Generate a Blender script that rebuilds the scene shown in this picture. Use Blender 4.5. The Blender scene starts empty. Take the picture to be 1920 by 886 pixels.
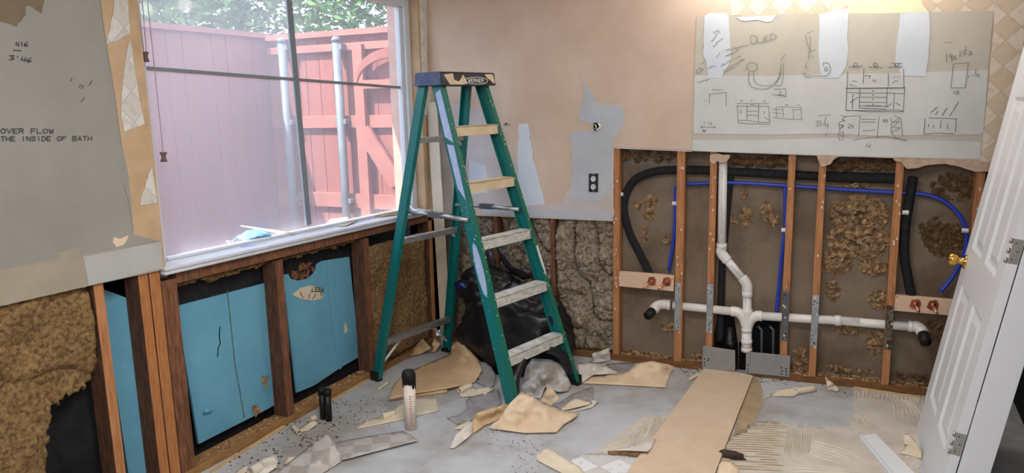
import bpy, bmesh, math, random
from mathutils import Vector, Matrix, noise
from mathutils.geometry import delaunay_2d_cdt

scn = bpy.context.scene
COL = scn.collection
random.seed(7)

# ------------------------------------------------------------------ camera
FPX, YAW, PITCH, ROLL = 1400.0, -.4577, .1767, -.0221
CAM = Vector((2.648, -4.363, 1.6))
_f = Vector((math.sin(YAW)*math.cos(PITCH), math.cos(YAW)*math.cos(PITCH), -math.sin(PITCH)))
_r0 = Vector((math.cos(YAW), -math.sin(YAW), 0)); _u0 = _r0.cross(_f)
_r = math.cos(ROLL)*_r0 + math.sin(ROLL)*_u0
_u = -math.sin(ROLL)*_r0 + math.cos(ROLL)*_u0
cd = bpy.data.cameras.new('camera'); cam = bpy.data.objects.new('camera', cd); COL.objects.link(cam)
cd.sensor_fit = 'HORIZONTAL'; cd.sensor_width = 36.0; cd.lens = FPX*36.0/1920.0
cd.clip_start = .05; cd.clip_end = 200
cam.matrix_world = Matrix(((_r.x, _u.x, -_f.x, CAM.x), (_r.y, _u.y, -_f.y, CAM.y), (_r.z, _u.z, -_f.z, CAM.z), (0, 0, 0, 1)))
scn.camera = cam

# ------------------------------------------------------------------ light and exposure
scn.view_settings.view_transform = 'Standard'; scn.view_settings.look = 'None'
scn.view_settings.gamma = 1.0; scn.view_settings.use_curve_mapping = False
scn.view_settings.exposure = 0.80
wd = bpy.data.worlds.new('sky'); scn.world = wd; wd.use_nodes = True
bg = wd.node_tree.nodes['Background']; bg.inputs[0].default_value = (.66, .80, 1.0, 1); bg.inputs[1].default_value = 3.1

def lamp(name, typ, loc, energy, color, size=.1, rot=None, size_y=None):
    d = bpy.data.lights.new(name, typ); o = bpy.data.objects.new(name, d); COL.objects.link(o)
    d.energy = energy; d.color = color; o.location = loc
    if typ == 'AREA':
        d.size = size
        if size_y: d.shape = 'RECTANGLE'; d.size_y = size_y
    elif typ == 'SUN': d.angle = size
    else: d.shadow_soft_size = size
    if rot is not None: o.rotation_euler = rot
    return o
sun = lamp('sun', 'SUN', (0, 0, 6), 6.0, (1, .95, .90), .01)
sun.rotation_euler = Vector((-.40, -1.0, 1.35)).to_track_quat('Z', 'Y').to_euler()
# vanity bulbs over the back wall and the ceiling lamp of the room, all above the frame
for k in range(3):
    lamp('vanity_bulb', 'POINT', (1.85+.42*k, -.26, 2.36), 4.2, (1, .93, .85), .05)
lamp('ceiling_lamp', 'AREA', (1.9, -2.9, 2.52), 29, (1, .96, .92), .9)
lamp('rear_fill_lamp', 'AREA', (2.7, -5.6, 2.3), 30, (1, .97, .94), 1.0, (math.radians(40), 0, 0))  # unseen fill lamp behind the camera, for room ambient

# ------------------------------------------------------------------ pixel -> place (photo 1920 x 886)
def ray(px, py): return _r*((px-960)/FPX) - _u*((py-443)/FPX) + _f
def L(px, py, x=0.0):
    d = ray(px, py); return CAM + d*((x-CAM.x)/d.x)
def F(px, py, z=0.0):
    d = ray(px, py); return CAM + d*((z-CAM.z)/d.z)
def PY(px, py, y):
    d = ray(px, py); return CAM + d*((y-CAM.y)/d.y)
ALPHA = math.atan(.15/2.648)
WO = Vector((0, -.15, 0)); WX = Vector((math.cos(ALPHA), math.sin(ALPHA), 0)); WN = Vector((-math.sin(ALPHA), math.cos(ALPHA), 0))
def W(s, d, z): return WO + WX*s + WN*d + Vector((0, 0, z))           # back wall: along, into, up
def Bp(px, py, d=0.0):
    q = ray(px, py); t = (d - (CAM-WO).dot(WN))/q.dot(WN); return CAM + q*t
def Bs(px, py, d=0.0):
    p = Bp(px, py, d) - WO; return p.dot(WX), p.z
def LW(y, d, z): return Vector((-d, y, z*(1-.0185*(y+2.25))))          # window wall: along, into, up
def ID(x, y, z): return Vector((x, y, z))
def project(p):
    v = p-CAM; return 960+FPX*v.dot(_r)/v.dot(_f), 443-FPX*v.dot(_u)/v.dot(_f)
def zm(x0, y0, k, pts): return [(x0+k*p[0], y0+k*p[1]) + tuple(p[2:]) for p in pts]

# ------------------------------------------------------------------ materials
def lin(c):
    out = []
    for v in c[:3]:
        v = v/255.0
        out.append(v/12.92 if v <= .04045 else ((v+.055)/1.055)**2.4)
    return (*out, 1.0)
MATS = {}
def mat(name, c1, c2=None, scale=8.0, rough=.7, bump=0.0, stretch=(1, 1, 1), metal=0.0, detail=6.0, contrast=(.35, .65), c3=None, spec=.3, bscale=None, coat=0):
    m = bpy.data.materials.new(name); m.use_nodes = True; nt = m.node_tree; N = nt.nodes; K = nt.links
    b = N['Principled BSDF']; b.inputs['Roughness'].default_value = rough; b.inputs['Metallic'].default_value = metal
    b.inputs['Specular IOR Level'].default_value = spec
    if coat: b.inputs['Coat Weight'].default_value = coat
    b.inputs['Base Color'].default_value = lin(c1)
    if c2 or bump:
        tc = N.new('ShaderNodeTexCoord'); mp = N.new('ShaderNodeMapping'); mp.inputs['Scale'].default_value = stretch
        K.new(tc.outputs['Object'], mp.inputs[0])
        nz = N.new('ShaderNodeTexNoise'); nz.inputs['Scale'].default_value = scale; nz.inputs['Detail'].default_value = detail
        nz.inputs['Roughness'].default_value = .62
        K.new(mp.outputs[0], nz.inputs[0])
        if c2:
            cr = N.new('ShaderNodeValToRGB'); cr.color_ramp.elements[0].position = contrast[0]; cr.color_ramp.elements[1].position = contrast[1]
            cr.color_ramp.elements[0].color = lin(c1); cr.color_ramp.elements[1].color = lin(c2)
            if c3:
                e = cr.color_ramp.elements.new((contrast[0]+contrast[1])/2); e.color = lin(c3)
            K.new(nz.outputs[0], cr.inputs[0]); K.new(cr.outputs[0], b.inputs['Base Color'])
        if bump:
            n2 = nz
            if bscale:
                n2 = N.new('ShaderNodeTexNoise'); n2.inputs['Scale'].default_value = bscale; n2.inputs['Detail'].default_value = 4
                K.new(mp.outputs[0], n2.inputs[0])
            bp = N.new('ShaderNodeBump'); bp.inputs['Strength'].default_value = min(1, bump); bp.inputs['Distance'].default_value = .01
            K.new(n2.outputs[0], bp.inputs['Height']); K.new(bp.outputs[0], b.inputs['Normal'])
    MATS[name] = m; return m
def diamond(name, ca, cb, rot_axis, size, line, rough=.7):
    """diamond tile print: two tones on a 45 degree grid, thin joint lines, marbled"""
    m = bpy.data.materials.new(name); m.use_nodes = True; nt = m.node_tree; N = nt.nodes; K = nt.links
    b = N['Principled BSDF']; b.inputs['Roughness'].default_value = rough; b.inputs['Specular IOR Level'].default_value = .25
    tc = N.new('ShaderNodeTexCoord'); mp = N.new('ShaderNodeMapping')
    mp.inputs['Rotation'].default_value = rot_axis; mp.inputs['Scale'].default_value = (1/size,)*3
    K.new(tc.outputs['Object'], mp.inputs[0])
    sp = N.new('ShaderNodeSeparateXYZ'); K.new(mp.outputs[0], sp.inputs[0])
    def mth(op, a, bb=None):
        n = N.new('ShaderNodeMath'); n.operation = op
        for i, v in enumerate((a, bb)):
            if v is None: continue
            if isinstance(v, (int, float)): n.inputs[i].default_value = v
            else: K.new(v, n.inputs[i])
        return n.outputs[0]
    fx = mth('FLOOR', sp.outputs[0]); fy = mth('FLOOR', sp.outputs[1])
    par = mth('PINGPONG', mth('ADD', fx, fy), 1.0)
    ux = mth('ABSOLUTE', mth('SUBTRACT', mth('FRACT', sp.outputs[0]), .5)); uy = mth('ABSOLUTE', mth('SUBTRACT', mth('FRACT', sp.outputs[1]), .5))
    ln = mth('GREATER_THAN', mth('MAXIMUM', ux, uy), .475)
    nz = N.new('ShaderNodeTexNoise'); nz.inputs['Scale'].default_value = 28; nz.inputs['Detail'].default_value = 5; K.new(tc.outputs['Object'], nz.inputs[0])
    mx = N.new('ShaderNodeMix'); mx.data_type = 'RGBA'; mx.inputs[6].default_value = lin(ca); mx.inputs[7].default_value = lin(cb); K.new(par, mx.inputs[0])
    m2 = N.new('ShaderNodeMix'); m2.data_type = 'RGBA'; m2.inputs[7].default_value = lin(line)
    f2 = mth('MULTIPLY', mth('GREATER_THAN', nz.outputs[0], .58), .38); K.new(f2, m2.inputs[0]); K.new(mx.outputs[2], m2.inputs[6])
    m3 = N.new('ShaderNodeMix'); m3.data_type = 'RGBA'; m3.inputs[7].default_value = lin(line); K.new(mth('MULTIPLY', ln, .8), m3.inputs[0]); K.new(m2.outputs[2], m3.inputs[6])
    K.new(m3.outputs[2], b.inputs['Base Color']); MATS[name] = m; return m

R45 = math.pi/4
mat('tan_wall', (207, 188, 173), (197, 176, 159), 3.5, .85, .08, bscale=90)
mat('tan_paper', (192, 168, 138), (176, 150, 120), 6, .9, .1)
mat('gray_paper', (150, 150, 146), (138, 138, 134), 2.2, .9, .05, bscale=60)
mat('stain_paper', (112, 100, 80), (126, 114, 96), 6, .9)
mat('seam_band', (160, 152, 138), (148, 140, 127), 4, .9)
mat('mud_light', (176, 178, 178), (166, 167, 166), 4, .9)
mat('mud_blue', (186, 192, 202), (176, 182, 190), 6, .85)
mat('mud_white', (206, 214, 224), (196, 206, 218), 5, .8)
mat('lilac_skim', (196, 192, 196), (190, 180, 178), 5, .85)
mat('patch_board', (190, 187, 178), (182, 178, 168), 3, .9)
mat('patch_mud', (204, 208, 210), (194, 197, 198), 3, .85)
mat('cream_paint', (232, 220, 186), (226, 212, 176), 4, .8)
mat('gypsum', (224, 218, 206), (196, 178, 160), 30, .95, .4)
mat('torn_lip', (196, 174, 158), (172, 148, 128), 18, .95, .3)
diamond('wallpaper_back', (214, 204, 191), (203, 188, 167), (math.pi/2, 0, R45), .085, (184, 168, 150))
diamond('wallpaper_side', (206, 205, 202), (196, 194, 190), (0, math.pi/2, R45), .085, (174, 171, 167))
diamond('vinyl_print', (186, 182, 180), (164, 158, 154), (0, 0, 1.0), .085, (176, 172, 168), .45)
diamond('vinyl_tile', (220, 222, 226), (200, 198, 196), (0, 0, .5), .12, (186, 184, 182), .5)
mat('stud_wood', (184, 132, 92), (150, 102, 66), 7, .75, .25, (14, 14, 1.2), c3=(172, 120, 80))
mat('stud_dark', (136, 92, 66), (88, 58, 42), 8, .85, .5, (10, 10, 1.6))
mat('stud_side_dark', (104, 72, 54), (66, 46, 36), 8, .9, .3, (8, 8, 1.5))
mat('stud_side', (178, 122, 76), (152, 98, 58), 8, .8, .25, (14, 14, 1.5))
mat('plate_wood', (132, 92, 58), (100, 68, 44), 8, .85, .3, (2, 2, 14))
mat('plate_tan', (160, 122, 78), (132, 98, 62), 8, .85, .3, (2, 2, 14))
mat('pale_pine', (222, 194, 170), (206, 174, 148), 6, .7, .15, (1.5, 10, 14))
mat('strip_pine', (206, 178, 132), (190, 160, 114), 9, .8)
mat('cavity_brown', (138, 124, 110), (104, 90, 77), 2.6, .9, .12, c3=(126, 112, 98), bscale=50)
mat('black_felt', (18, 18, 20), (34, 34, 37), 14, .75, .3)
mat('foam_blue', (106, 166, 194), (92, 152, 182), 3.2, .65, .06, bscale=120)
mat('foam_seam', (92, 120, 112), (70, 100, 104), 20, .9)
mat('insul_brown', (150, 122, 84), (84, 64, 42), 60, .98, .8, c3=(128, 102, 68))
mat('insul_gray', (170, 157, 140), (104, 90, 76), 55, .98, .8, c3=(150, 136, 120))
mat('fluff', (186, 160, 126), (104, 80, 56), 40, .98, .4, c3=(146, 118, 86))
mat('fluff_dark', (120, 94, 66), (78, 58, 40), 40, .98, .3)
mat('concrete', (188, 192, 198), (154, 151, 147), 2.3, .8, .10, c3=(176, 179, 183), bscale=70)
mat('mortar', (202, 197, 188), (182, 175, 164), 6, .95, .2)
mat('mortar_ridge', (214, 207, 194), (196, 186, 170), 10, .95, .2)
mat('mortar_tan', (172, 154, 126), (152, 134, 106), 10, .95, .2)
mat('white_paint', (214, 216, 218), None, rough=.42, spec=.45)
mat('white_board', (216, 220, 226), None, rough=.5, spec=.4)
mat('door_white', (216, 220, 226), None, rough=.38, spec=.5)
mat('sill_white', (206, 210, 220), (196, 200, 212), 9, .5)
mat('vinyl_white', (200, 206, 216), None, rough=.4, spec=.4)
mat('grille_gray', (120, 132, 140), None, rough=.5)
mat('cream_trim', (204, 196, 178), (196, 187, 168), 6, .55)
mat('ladder_green', (14, 112, 110), (10, 98, 98), 14, .38, .05, (6, 6, 1), spec=.5)
mat('ladder_flange', (24, 110, 90), (16, 94, 76), 30, .5, .05, (6, 6, 1), spec=.4)
mat('alloy', (184, 186, 188), (150, 152, 154), 26, .42, .08, (1, 1, 4), metal=.75)
mat('alloy_dusty', (222, 222, 220), (178, 178, 174), 22, .6, .1, (1, 1, 3), metal=.2)
mat('paint_cream', (214, 198, 170), (198, 180, 148), 16, .7, .1)
mat('cap_black', (28, 30, 36), (46, 50, 62), 20, .45, spec=.4)
mat('cap_side', (66, 78, 112), (88, 98, 128), 20, .5)
mat('black_plastic', (20, 20, 22), None, rough=.4, spec=.5)
mat('black_tape', (14, 14, 15), (24, 24, 26), 40, .55, .2)
mat('bag_plastic', (13, 13, 15), (20, 20, 23), 6, .36, .05, spec=.45)
mat('bag_blue_sheen', (26, 36, 96), (18, 24, 62), 9, .25, .1, spec=.6)
mat('bag_grey', (56, 54, 56), (40, 39, 41), 9, .3, .1, spec=.6)
mat('sticker', (176, 190, 222), (156, 172, 210), 30, .5)
mat('pvc', (226, 226, 226), (214, 212, 210), 5, .32, spec=.5)
mat('pvc_old', (234, 228, 220), (218, 204, 190), 8, .45)
mat('pex_blue', (30, 62, 178), None, rough=.35, spec=.5)
mat('pipe_foam', (38, 40, 44), (24, 25, 28), 30, .85, .15)
mat('steel_zinc', (164, 172, 176), (134, 142, 146), 18, .4, .05, metal=.25)
mat('steel_dark', (104, 108, 114), (86, 90, 96), 14, .45, .05, metal=.3)
mat('steel_plate', (150, 151, 152), (136, 137, 138), 10, .5, .04, metal=.12)
mat('steel_rust', (120, 116, 108), (70, 62, 52), 40, .6, .1, metal=.5, contrast=(.42, .58))
mat('copper', (190, 122, 96), (150, 84, 62), 14, .32, metal=.9)
mat('copper_pipe', (226, 158, 128), None, rough=.3, metal=.8)
mat('brass', (222, 178, 92), None, rough=.16, metal=1.0)
mat('satin_steel', (176, 174, 170), None, rough=.38, metal=.8)
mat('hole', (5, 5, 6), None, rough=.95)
mat('pencil', (128, 128, 128), None, rough=.9)
mat('pencil_dark', (108, 108, 112), None, rough=.9)
mat('marker', (80, 80, 80), None, rough=.9)
mat('print_gray', (110, 110, 116), None, rough=.7)
mat('print_red', (178, 98, 94), None, rough=.7)
mat('white_ink', (222, 222, 220), None, rough=.6)
mat('paper_tan', (206, 178, 144), (194, 164, 128), 7, .85, .12)
mat('paper_warm', (220, 200, 176), (208, 184, 154), 6, .85, .14)
mat('paper_pale', (214, 204, 184), (204, 191, 168), 7, .85, .1)
mat('paper_white', (214, 210, 204), (200, 194, 186), 9, .8, .1)
mat('paper_gray', (160, 158, 160), (136, 132, 130), 9, .7, .15)
mat('hardboard', (208, 188, 164), (200, 178, 154), 9, .75, .03)
mat('hardboard_edge', (150, 116, 88), (132, 100, 74), 20, .85)
mat('mask_blue', (110, 178, 214), (92, 164, 206), 12, .6)
mat('shim_wood', (186, 172, 152), (168, 152, 132), 10, .8)
mat('grit', (78, 66, 54), (48, 40, 34), 20, .98)
mat('fence_red', (150, 92, 82), (132, 78, 70), 5, .8, .1, (5, 5, .6))
mat('fence_rail', (166, 110, 98), (146, 92, 82), 5, .8, .1)
mat('galv', (122, 130, 138), (106, 114, 122), 12, .6, metal=.2)
mat('leaf', (82, 122, 56), (48, 80, 34), 3, .7)
mat('leaf_pale', (136, 168, 96), (84, 120, 58), 3, .7)
mat('bark', (80, 66, 52), (60, 48, 38), 12, .9)
mat('soil', (120, 106, 90), (96, 84, 70), 5, .95)
mat('brick', (206, 168, 150), (190, 146, 126), 14, .9, .2)
mat('rust_trim', (84, 54, 40), (60, 40, 32), 12, .8)
mat('blind_cord', (150, 140, 150), None, rough=.8)
mat('tassel', (120, 96, 92), (100, 80, 78), 20, .7)
mat('sun_block_plain', (150, 140, 130), None, rough=.9)
mat('ceiling_white', (214, 208, 200), None, rough=.9)
mat('room_wall', (190, 176, 160), None, rough=.9)

def glass_mat():
    m = bpy.data.materials.new('dusty_glass'); m.use_nodes = True; nt = m.node_tree; N = nt.nodes; K = nt.links
    N.remove(N['Principled BSDF']); out = N['Material Output']
    tr = N.new('ShaderNodeBsdfTransparent'); tl = N.new('ShaderNodeBsdfTranslucent'); df = N.new('ShaderNodeBsdfDiffuse'); gl = N.new('ShaderNodeBsdfGlossy')
    tl.inputs[0].default_value = (.95, .92, .97, 1); df.inputs[0].default_value = (.7, .7, .76, 1); gl.inputs['Roughness'].default_value = .05
    tc = N.new('ShaderNodeTexCoord'); nz = N.new('ShaderNodeTexNoise'); nz.inputs['Scale'].default_value = 2.2; nz.inputs['Detail'].default_value = 5
    K.new(tc.outputs['Object'], nz.inputs[0])
    sp = N.new('ShaderNodeSeparateXYZ'); K.new(tc.outputs['Object'], sp.inputs[0])
    mr = N.new('ShaderNodeMapRange'); mr.inputs[1].default_value = -.15; mr.inputs[2].default_value = .25; mr.inputs[3].default_value = .17; mr.inputs[4].default_value = .075
    K.new(sp.outputs[1], mr.inputs[0])
    m1 = N.new('ShaderNodeMath'); m1.operation = 'MULTIPLY_ADD'; m1.inputs[1].default_value = .10; K.new(nz.outputs[0], m1.inputs[0]); K.new(mr.outputs[0], m1.inputs[2])
    mixd = N.new('ShaderNodeMixShader'); mixd.inputs[0].default_value = .25; K.new(tl.outputs[0], mixd.inputs[1]); K.new(df.outputs[0], mixd.inputs[2])
    mix = N.new('ShaderNodeMixShader'); K.new(m1.outputs[0], mix.inputs[0]); K.new(tr.outputs[0], mix.inputs[1]); K.new(mixd.outputs[0], mix.inputs[2])
    mx2 = N.new('ShaderNodeMixShader'); mx2.inputs[0].default_value = .004; K.new(mix.outputs[0], mx2.inputs[1]); K.new(gl.outputs[0], mx2.inputs[2])
    K.new(mx2.outputs[0], out.inputs[0]); MATS['dusty_glass'] = m
glass_mat()

# ------------------------------------------------------------------ mesh helpers (all in world coordinates)
class MB:
    def __init__(s): s.v = []; s.f = []; s.m = []
    def add(s, vs, fs, mi=0):
        o = len(s.v); s.v += [Vector(p) for p in vs]; s.f += [[o+i for i in f] for f in fs]; s.m += [mi]*len(fs); return s
    def box(s, fr, a0, a1, b0, b1, c0, c1, mi=0):
        vs = [fr(a, b, c) for c in (c0, c1) for b in (b0, b1) for a in (a0, a1)]
        return s.add(vs, [(0, 2, 3, 1), (4, 5, 7, 6), (0, 1, 5, 4), (2, 6, 7, 3), (0, 4, 6, 2), (1, 3, 7, 5)], mi)
    def hexa(s, bottom, top, mi=0):
        n = len(bottom); vs = list(bottom)+list(top)
        return s.add(vs, [tuple(range(n))[::-1], tuple(range(n, 2*n))] + [(i, (i+1) % n, n+(i+1) % n, n+i) for i in range(n)], mi)
    def tube(s, pts, r, n=12, caps=True, mi=0):
        pts = [Vector(p) for p in pts]; rs = r if isinstance(r, (list, tuple)) else [r]*len(pts)
        vs = []; up = None
        for i, p in enumerate(pts):
            a = pts[max(0, i-1)]; b = pts[min(len(pts)-1, i+1)]; t = (b-a).normalized()
            if up is None:
                up = Vector((0, 0, 1)) if abs(t.z) < .9 else Vector((1, 0, 0))
            e1 = (up - t*up.dot(t)).normalized(); up = e1; e2 = t.cross(e1)
            vs += [p+(e1*math.cos(2*math.pi*k/n)+e2*math.sin(2*math.pi*k/n))*rs[i] for k in range(n)]
        fs = [(i*n+k, i*n+(k+1) % n, (i+1)*n+(k+1) % n, (i+1)*n+k) for i in range(len(pts)-1) for k in range(n)]
        if caps: fs += [tuple(range(n))[::-1], tuple(range((len(pts)-1)*n, len(pts)*n))]
        return s.add(vs, fs, mi)
    def lathe(s, o, axis, prof, n=20, mi=0):
        return s.tube([Vector(o)+Vector(axis)*a for a, _ in prof], [b for _, b in prof], n, True, mi)
    def poly_slab(s, pts, off, mi=0):
        """flat polygon given in 3D, thickened by vector off"""
        pts = [Vector(p) for p in pts]; return s.hexa(pts, [p+off for p in pts], mi)
    def ribbon(s, pts, nrm, w, t=.0006):
        """flat stroke of width w lying on a plane with normal nrm"""
        pts = [Vector(p) for p in pts]; nrm = Vector(nrm)
        for a, b in zip(pts, pts[1:]):
            d = b-a
            if d.length < 1e-5: continue
            sd = nrm.cross(d).normalized()*w/2; e = d.normalized()*w*.35
            s.add([a-e-sd+nrm*t, b+e-sd+nrm*t, b+e+sd+nrm*t, a-e+sd+nrm*t], [(0, 1, 2, 3)])
        return s
    def build(s, name, m, parent=None, bevel=0, smooth=False, solid=0, sub=0):
        me = bpy.data.meshes.new(name)
        if parent is None:
            xs = [p.x for p in s.v]; ys = [p.y for p in s.v]; zs = [p.z for p in s.v]
            org = Vector(((min(xs)+max(xs))/2, (min(ys)+max(ys))/2, min(zs)))
            local = org
        else:
            org = wloc(parent); local = Vector((0, 0, 0))
        me.from_pydata([p-org for p in s.v], [], s.f)
        ms = m if isinstance(m, (list, tuple)) else [m]
        for k in ms: me.materials.append(MATS[k])
        for p, i in zip(me.polygons, s.m): p.material_index = i; p.use_smooth = smooth
        bm = bmesh.new(); bm.from_mesh(me); bmesh.ops.recalc_face_normals(bm, faces=bm.faces); bm.to_mesh(me); bm.free()
        o = bpy.data.objects.new(name, me); COL.objects.link(o); o.location = local
        if parent is not None: o.parent = parent
        WL[o.name] = org
        if solid:
            q = o.modifiers.new('thickness', 'SOLIDIFY'); q.thickness = solid; q.offset = 1
        if bevel:
            q = o.modifiers.new('bevel', 'BEVEL'); q.width = bevel; q.segments = 2; q.limit_method = 'ANGLE'
        if sub:
            q = o.modifiers.new('sub', 'SUBSURF'); q.levels = sub; q.render_levels = sub
        return o
WL = {}
def wloc(o): return WL[o.name]
def thing(name, label, cat, base, group=None):
    o = bpy.data.objects.new(name, None); COL.objects.link(o); o.location = base; o.empty_display_size = .05
    WL[o.name] = Vector(base); o['label'] = label; o['category'] = cat
    if group: o['group'] = group
    return o
def tag(o, label, cat, group=None, kind=None):
    o['label'] = label; o['category'] = cat
    if group: o['group'] = group
    if kind: o['kind'] = kind
    return o
def struct(o):
    o['kind'] = 'structure'; return o
def inside(p, poly):
    x, y = p; c = False; n = len(poly)
    for i in range(n):
        x1, y1 = poly[i][:2]; x2, y2 = poly[i-1][:2]
        if (y1 > y) != (y2 > y) and x < (x2-x1)*(y-y1)/(y2-y1)+x1: c = not c
    return c
def sheet(outline, ctrl=(), step=6.0, rough=.0, seed=0):
    """loose sheet: outline and control points (px, py, height); returns a MB of the lying surface"""
    pts = [tuple(p) if len(p) > 2 else (p[0], p[1], .004) for p in outline]
    cps = pts + [tuple(c) for c in ctrl]
    den = []
    for i, a in enumerate(pts):
        b = pts[(i+1) % len(pts)]; d = math.hypot(a[0]-b[0], a[1]-b[1]); k = max(1, int(d/step))
        for j in range(k): t = j/k; den.append((a[0]+(b[0]-a[0])*t, a[1]+(b[1]-a[1])*t, a[2]+(b[2]-a[2])*t))
    def h(x, y):
        sw = 0; sh = 0
        for c in cps + den[::3]:
            w = 1/((x-c[0])**2+(y-c[1])**2+4)**1.5; sw += w; sh += w*c[2]
        z = sh/sw
        if rough: z += rough*noise.noise(Vector((x*.06, y*.09, seed*3.1)))+rough*.6*abs(noise.noise(Vector((x*.15, y*.2, seed*1.7))))
        return max(.0025, z)
    inner = []
    x0 = min(p[0] for p in pts); x1 = max(p[0] for p in pts); y0 = min(p[1] for p in pts); y1 = max(p[1] for p in pts)
    y = y0; row = 0
    while y < y1:
        x = x0+(row % 2)*step/2
        while x < x1:
            if inside((x, y), pts) and min((x-d[0])**2+(y-d[1])**2 for d in den) > (step*.45)**2: inner.append((x, y))
            x += step
        y += step*.8; row += 1
    v2 = [Vector(d[:2]) for d in den]+[Vector(q) for q in inner]
    n = len(den)
    out = delaunay_2d_cdt(v2, [], [list(range(n))], 1, 1e-4)
    mb = MB(); vs = []
    for p in out[0]: vs.append(F(p.x, p.y, h(p.x, p.y)))
    fs = [f for f in out[2] if inside(((sum(out[0][i].x for i in f))/len(f), (sum(out[0][i].y for i in f))/len(f)), pts)]
    return mb.add(vs, fs)
def roll(mb, a, b, r, turns=1.6, n=26, grow=.35):
    """curled paper: a spiral tube from floor point a to b"""
    a = Vector(a); b = Vector(b); ax = (b-a).normalized(); up = Vector((0, 0, 1)); sd = ax.cross(up).normalized(); up = sd.cross(ax)
    vs = []; fs = []
    m = 6
    for j in range(m+1):
        c = a+(b-a)*(j/m)
        for i in range(n+1):
            t = i/n; an = -math.pi/2+turns*2*math.pi*t; rr = r*(1-grow*t)
            vs.append(c+up*r+(sd*math.cos(an)+up*math.sin(an))*rr*(1+.06*noise.noise(Vector((j*.7, i*.2, r*90)))))
    for j in range(m):
        for i in range(n): k = j*(n+1)+i; fs.append((k, k+1, k+n+2, k+n+1))
    return mb.add(vs, fs)
def plane_poly(name, pts, m, parent, off, bevel=0, fr=None):
    mb = MB().poly_slab(pts, Vector(off)); return mb.build(name, m, parent, bevel)
def ragged(pts, amp, step, seed=1):
    """irregular copy of a 2D outline"""
    out = []; n = len(pts)
    for i in range(n):
        a = pts[i]; b = pts[(i+1) % n]; d = math.hypot(b[0]-a[0], b[1]-a[1]); k = max(1, int(d/step))
        for j in range(k):
            t = j/k; x = a[0]+(b[0]-a[0])*t; y = a[1]+(b[1]-a[1])*t
            q = amp if j else amp*.3
            out.append((x+q*noise.noise(Vector((x*.13, y*.13, seed))), y+q*noise.noise(Vector((x*.13, y*.13, seed+9)))))
    return out
def fluffy(fr, a0, a1, c0, c1, d0, amp, step, seed, hole=None, fine=.35):
    """fibrous insulation surface: grid along a and c, pushed in depth by rough noise; hole(a,c) removes"""
    na = max(3, int((a1-a0)/step)); nc = max(3, int((c1-c0)/step)); vs = []; fs = []
    for j in range(nc+1):
        for i in range(na+1):
            a = a0+(a1-a0)*i/na; c = c0+(c1-c0)*j/nc
            p = Vector((a*7, c*7, seed)); d = noise.fractal(p, 1.0, 2.1, 3)*amp
            d += amp*fine*noise.noise(Vector((a*60, c*60, seed)))+amp*fine*.8*noise.noise(Vector((a*130, c*130, seed)))
            e = min(a-a0, a1-a, c-c0, c1-c)
            if e < step*1.5: d += .02
            vs.append(fr(a+.3*step*noise.noise(Vector((a*90, c*90, 3))), d0+d, c))
    for j in range(nc):
        for i in range(na):
            a = a0+(a1-a0)*(i+.5)/na; c = c0+(c1-c0)*(j+.5)/nc
            if hole and hole(a, c): continue
            k = j*(na+1)+i; fs.append((k, k+1, k+na+2, k+na+1))
    return MB().add(vs, fs)
def flakes(mb, fr, spots, size=.011, lift=.012, seed=1):
    """crumbly bits stuck in elliptic patches (a, c, ra, rc, count)"""
    rg = random.Random(seed)
    for (a, c, ra, rc, cnt) in spots:
        for _ in range(cnt):
            an = rg.uniform(0, 6.283); q = math.sqrt(rg.random())
            if noise.noise(Vector((a*20+q*math.cos(an)*2, c*20+q*math.sin(an)*2, seed))) < -.25: continue
            x = a+ra*q*math.cos(an); y = c+rc*q*math.sin(an)
            L0 = size*rg.uniform(.5, 1.7); d = -rg.uniform(.001, lift)*(1.2-q)
            t = rg.uniform(0, 6.283); ca, sa = math.cos(t)*L0, math.sin(t)*L0; w = .45
            k1 = -rg.uniform(.1, .8)*L0
            p = [fr(x-ca, d, y-sa), fr(x-sa*w, d+k1, y+ca*w), fr(x+ca, d+k1*.3, y+sa), fr(x+sa*w, d, y-ca*w)]
            mb.add(p, [(0, 1, 3), (1, 2, 3)])
    return mb

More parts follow.
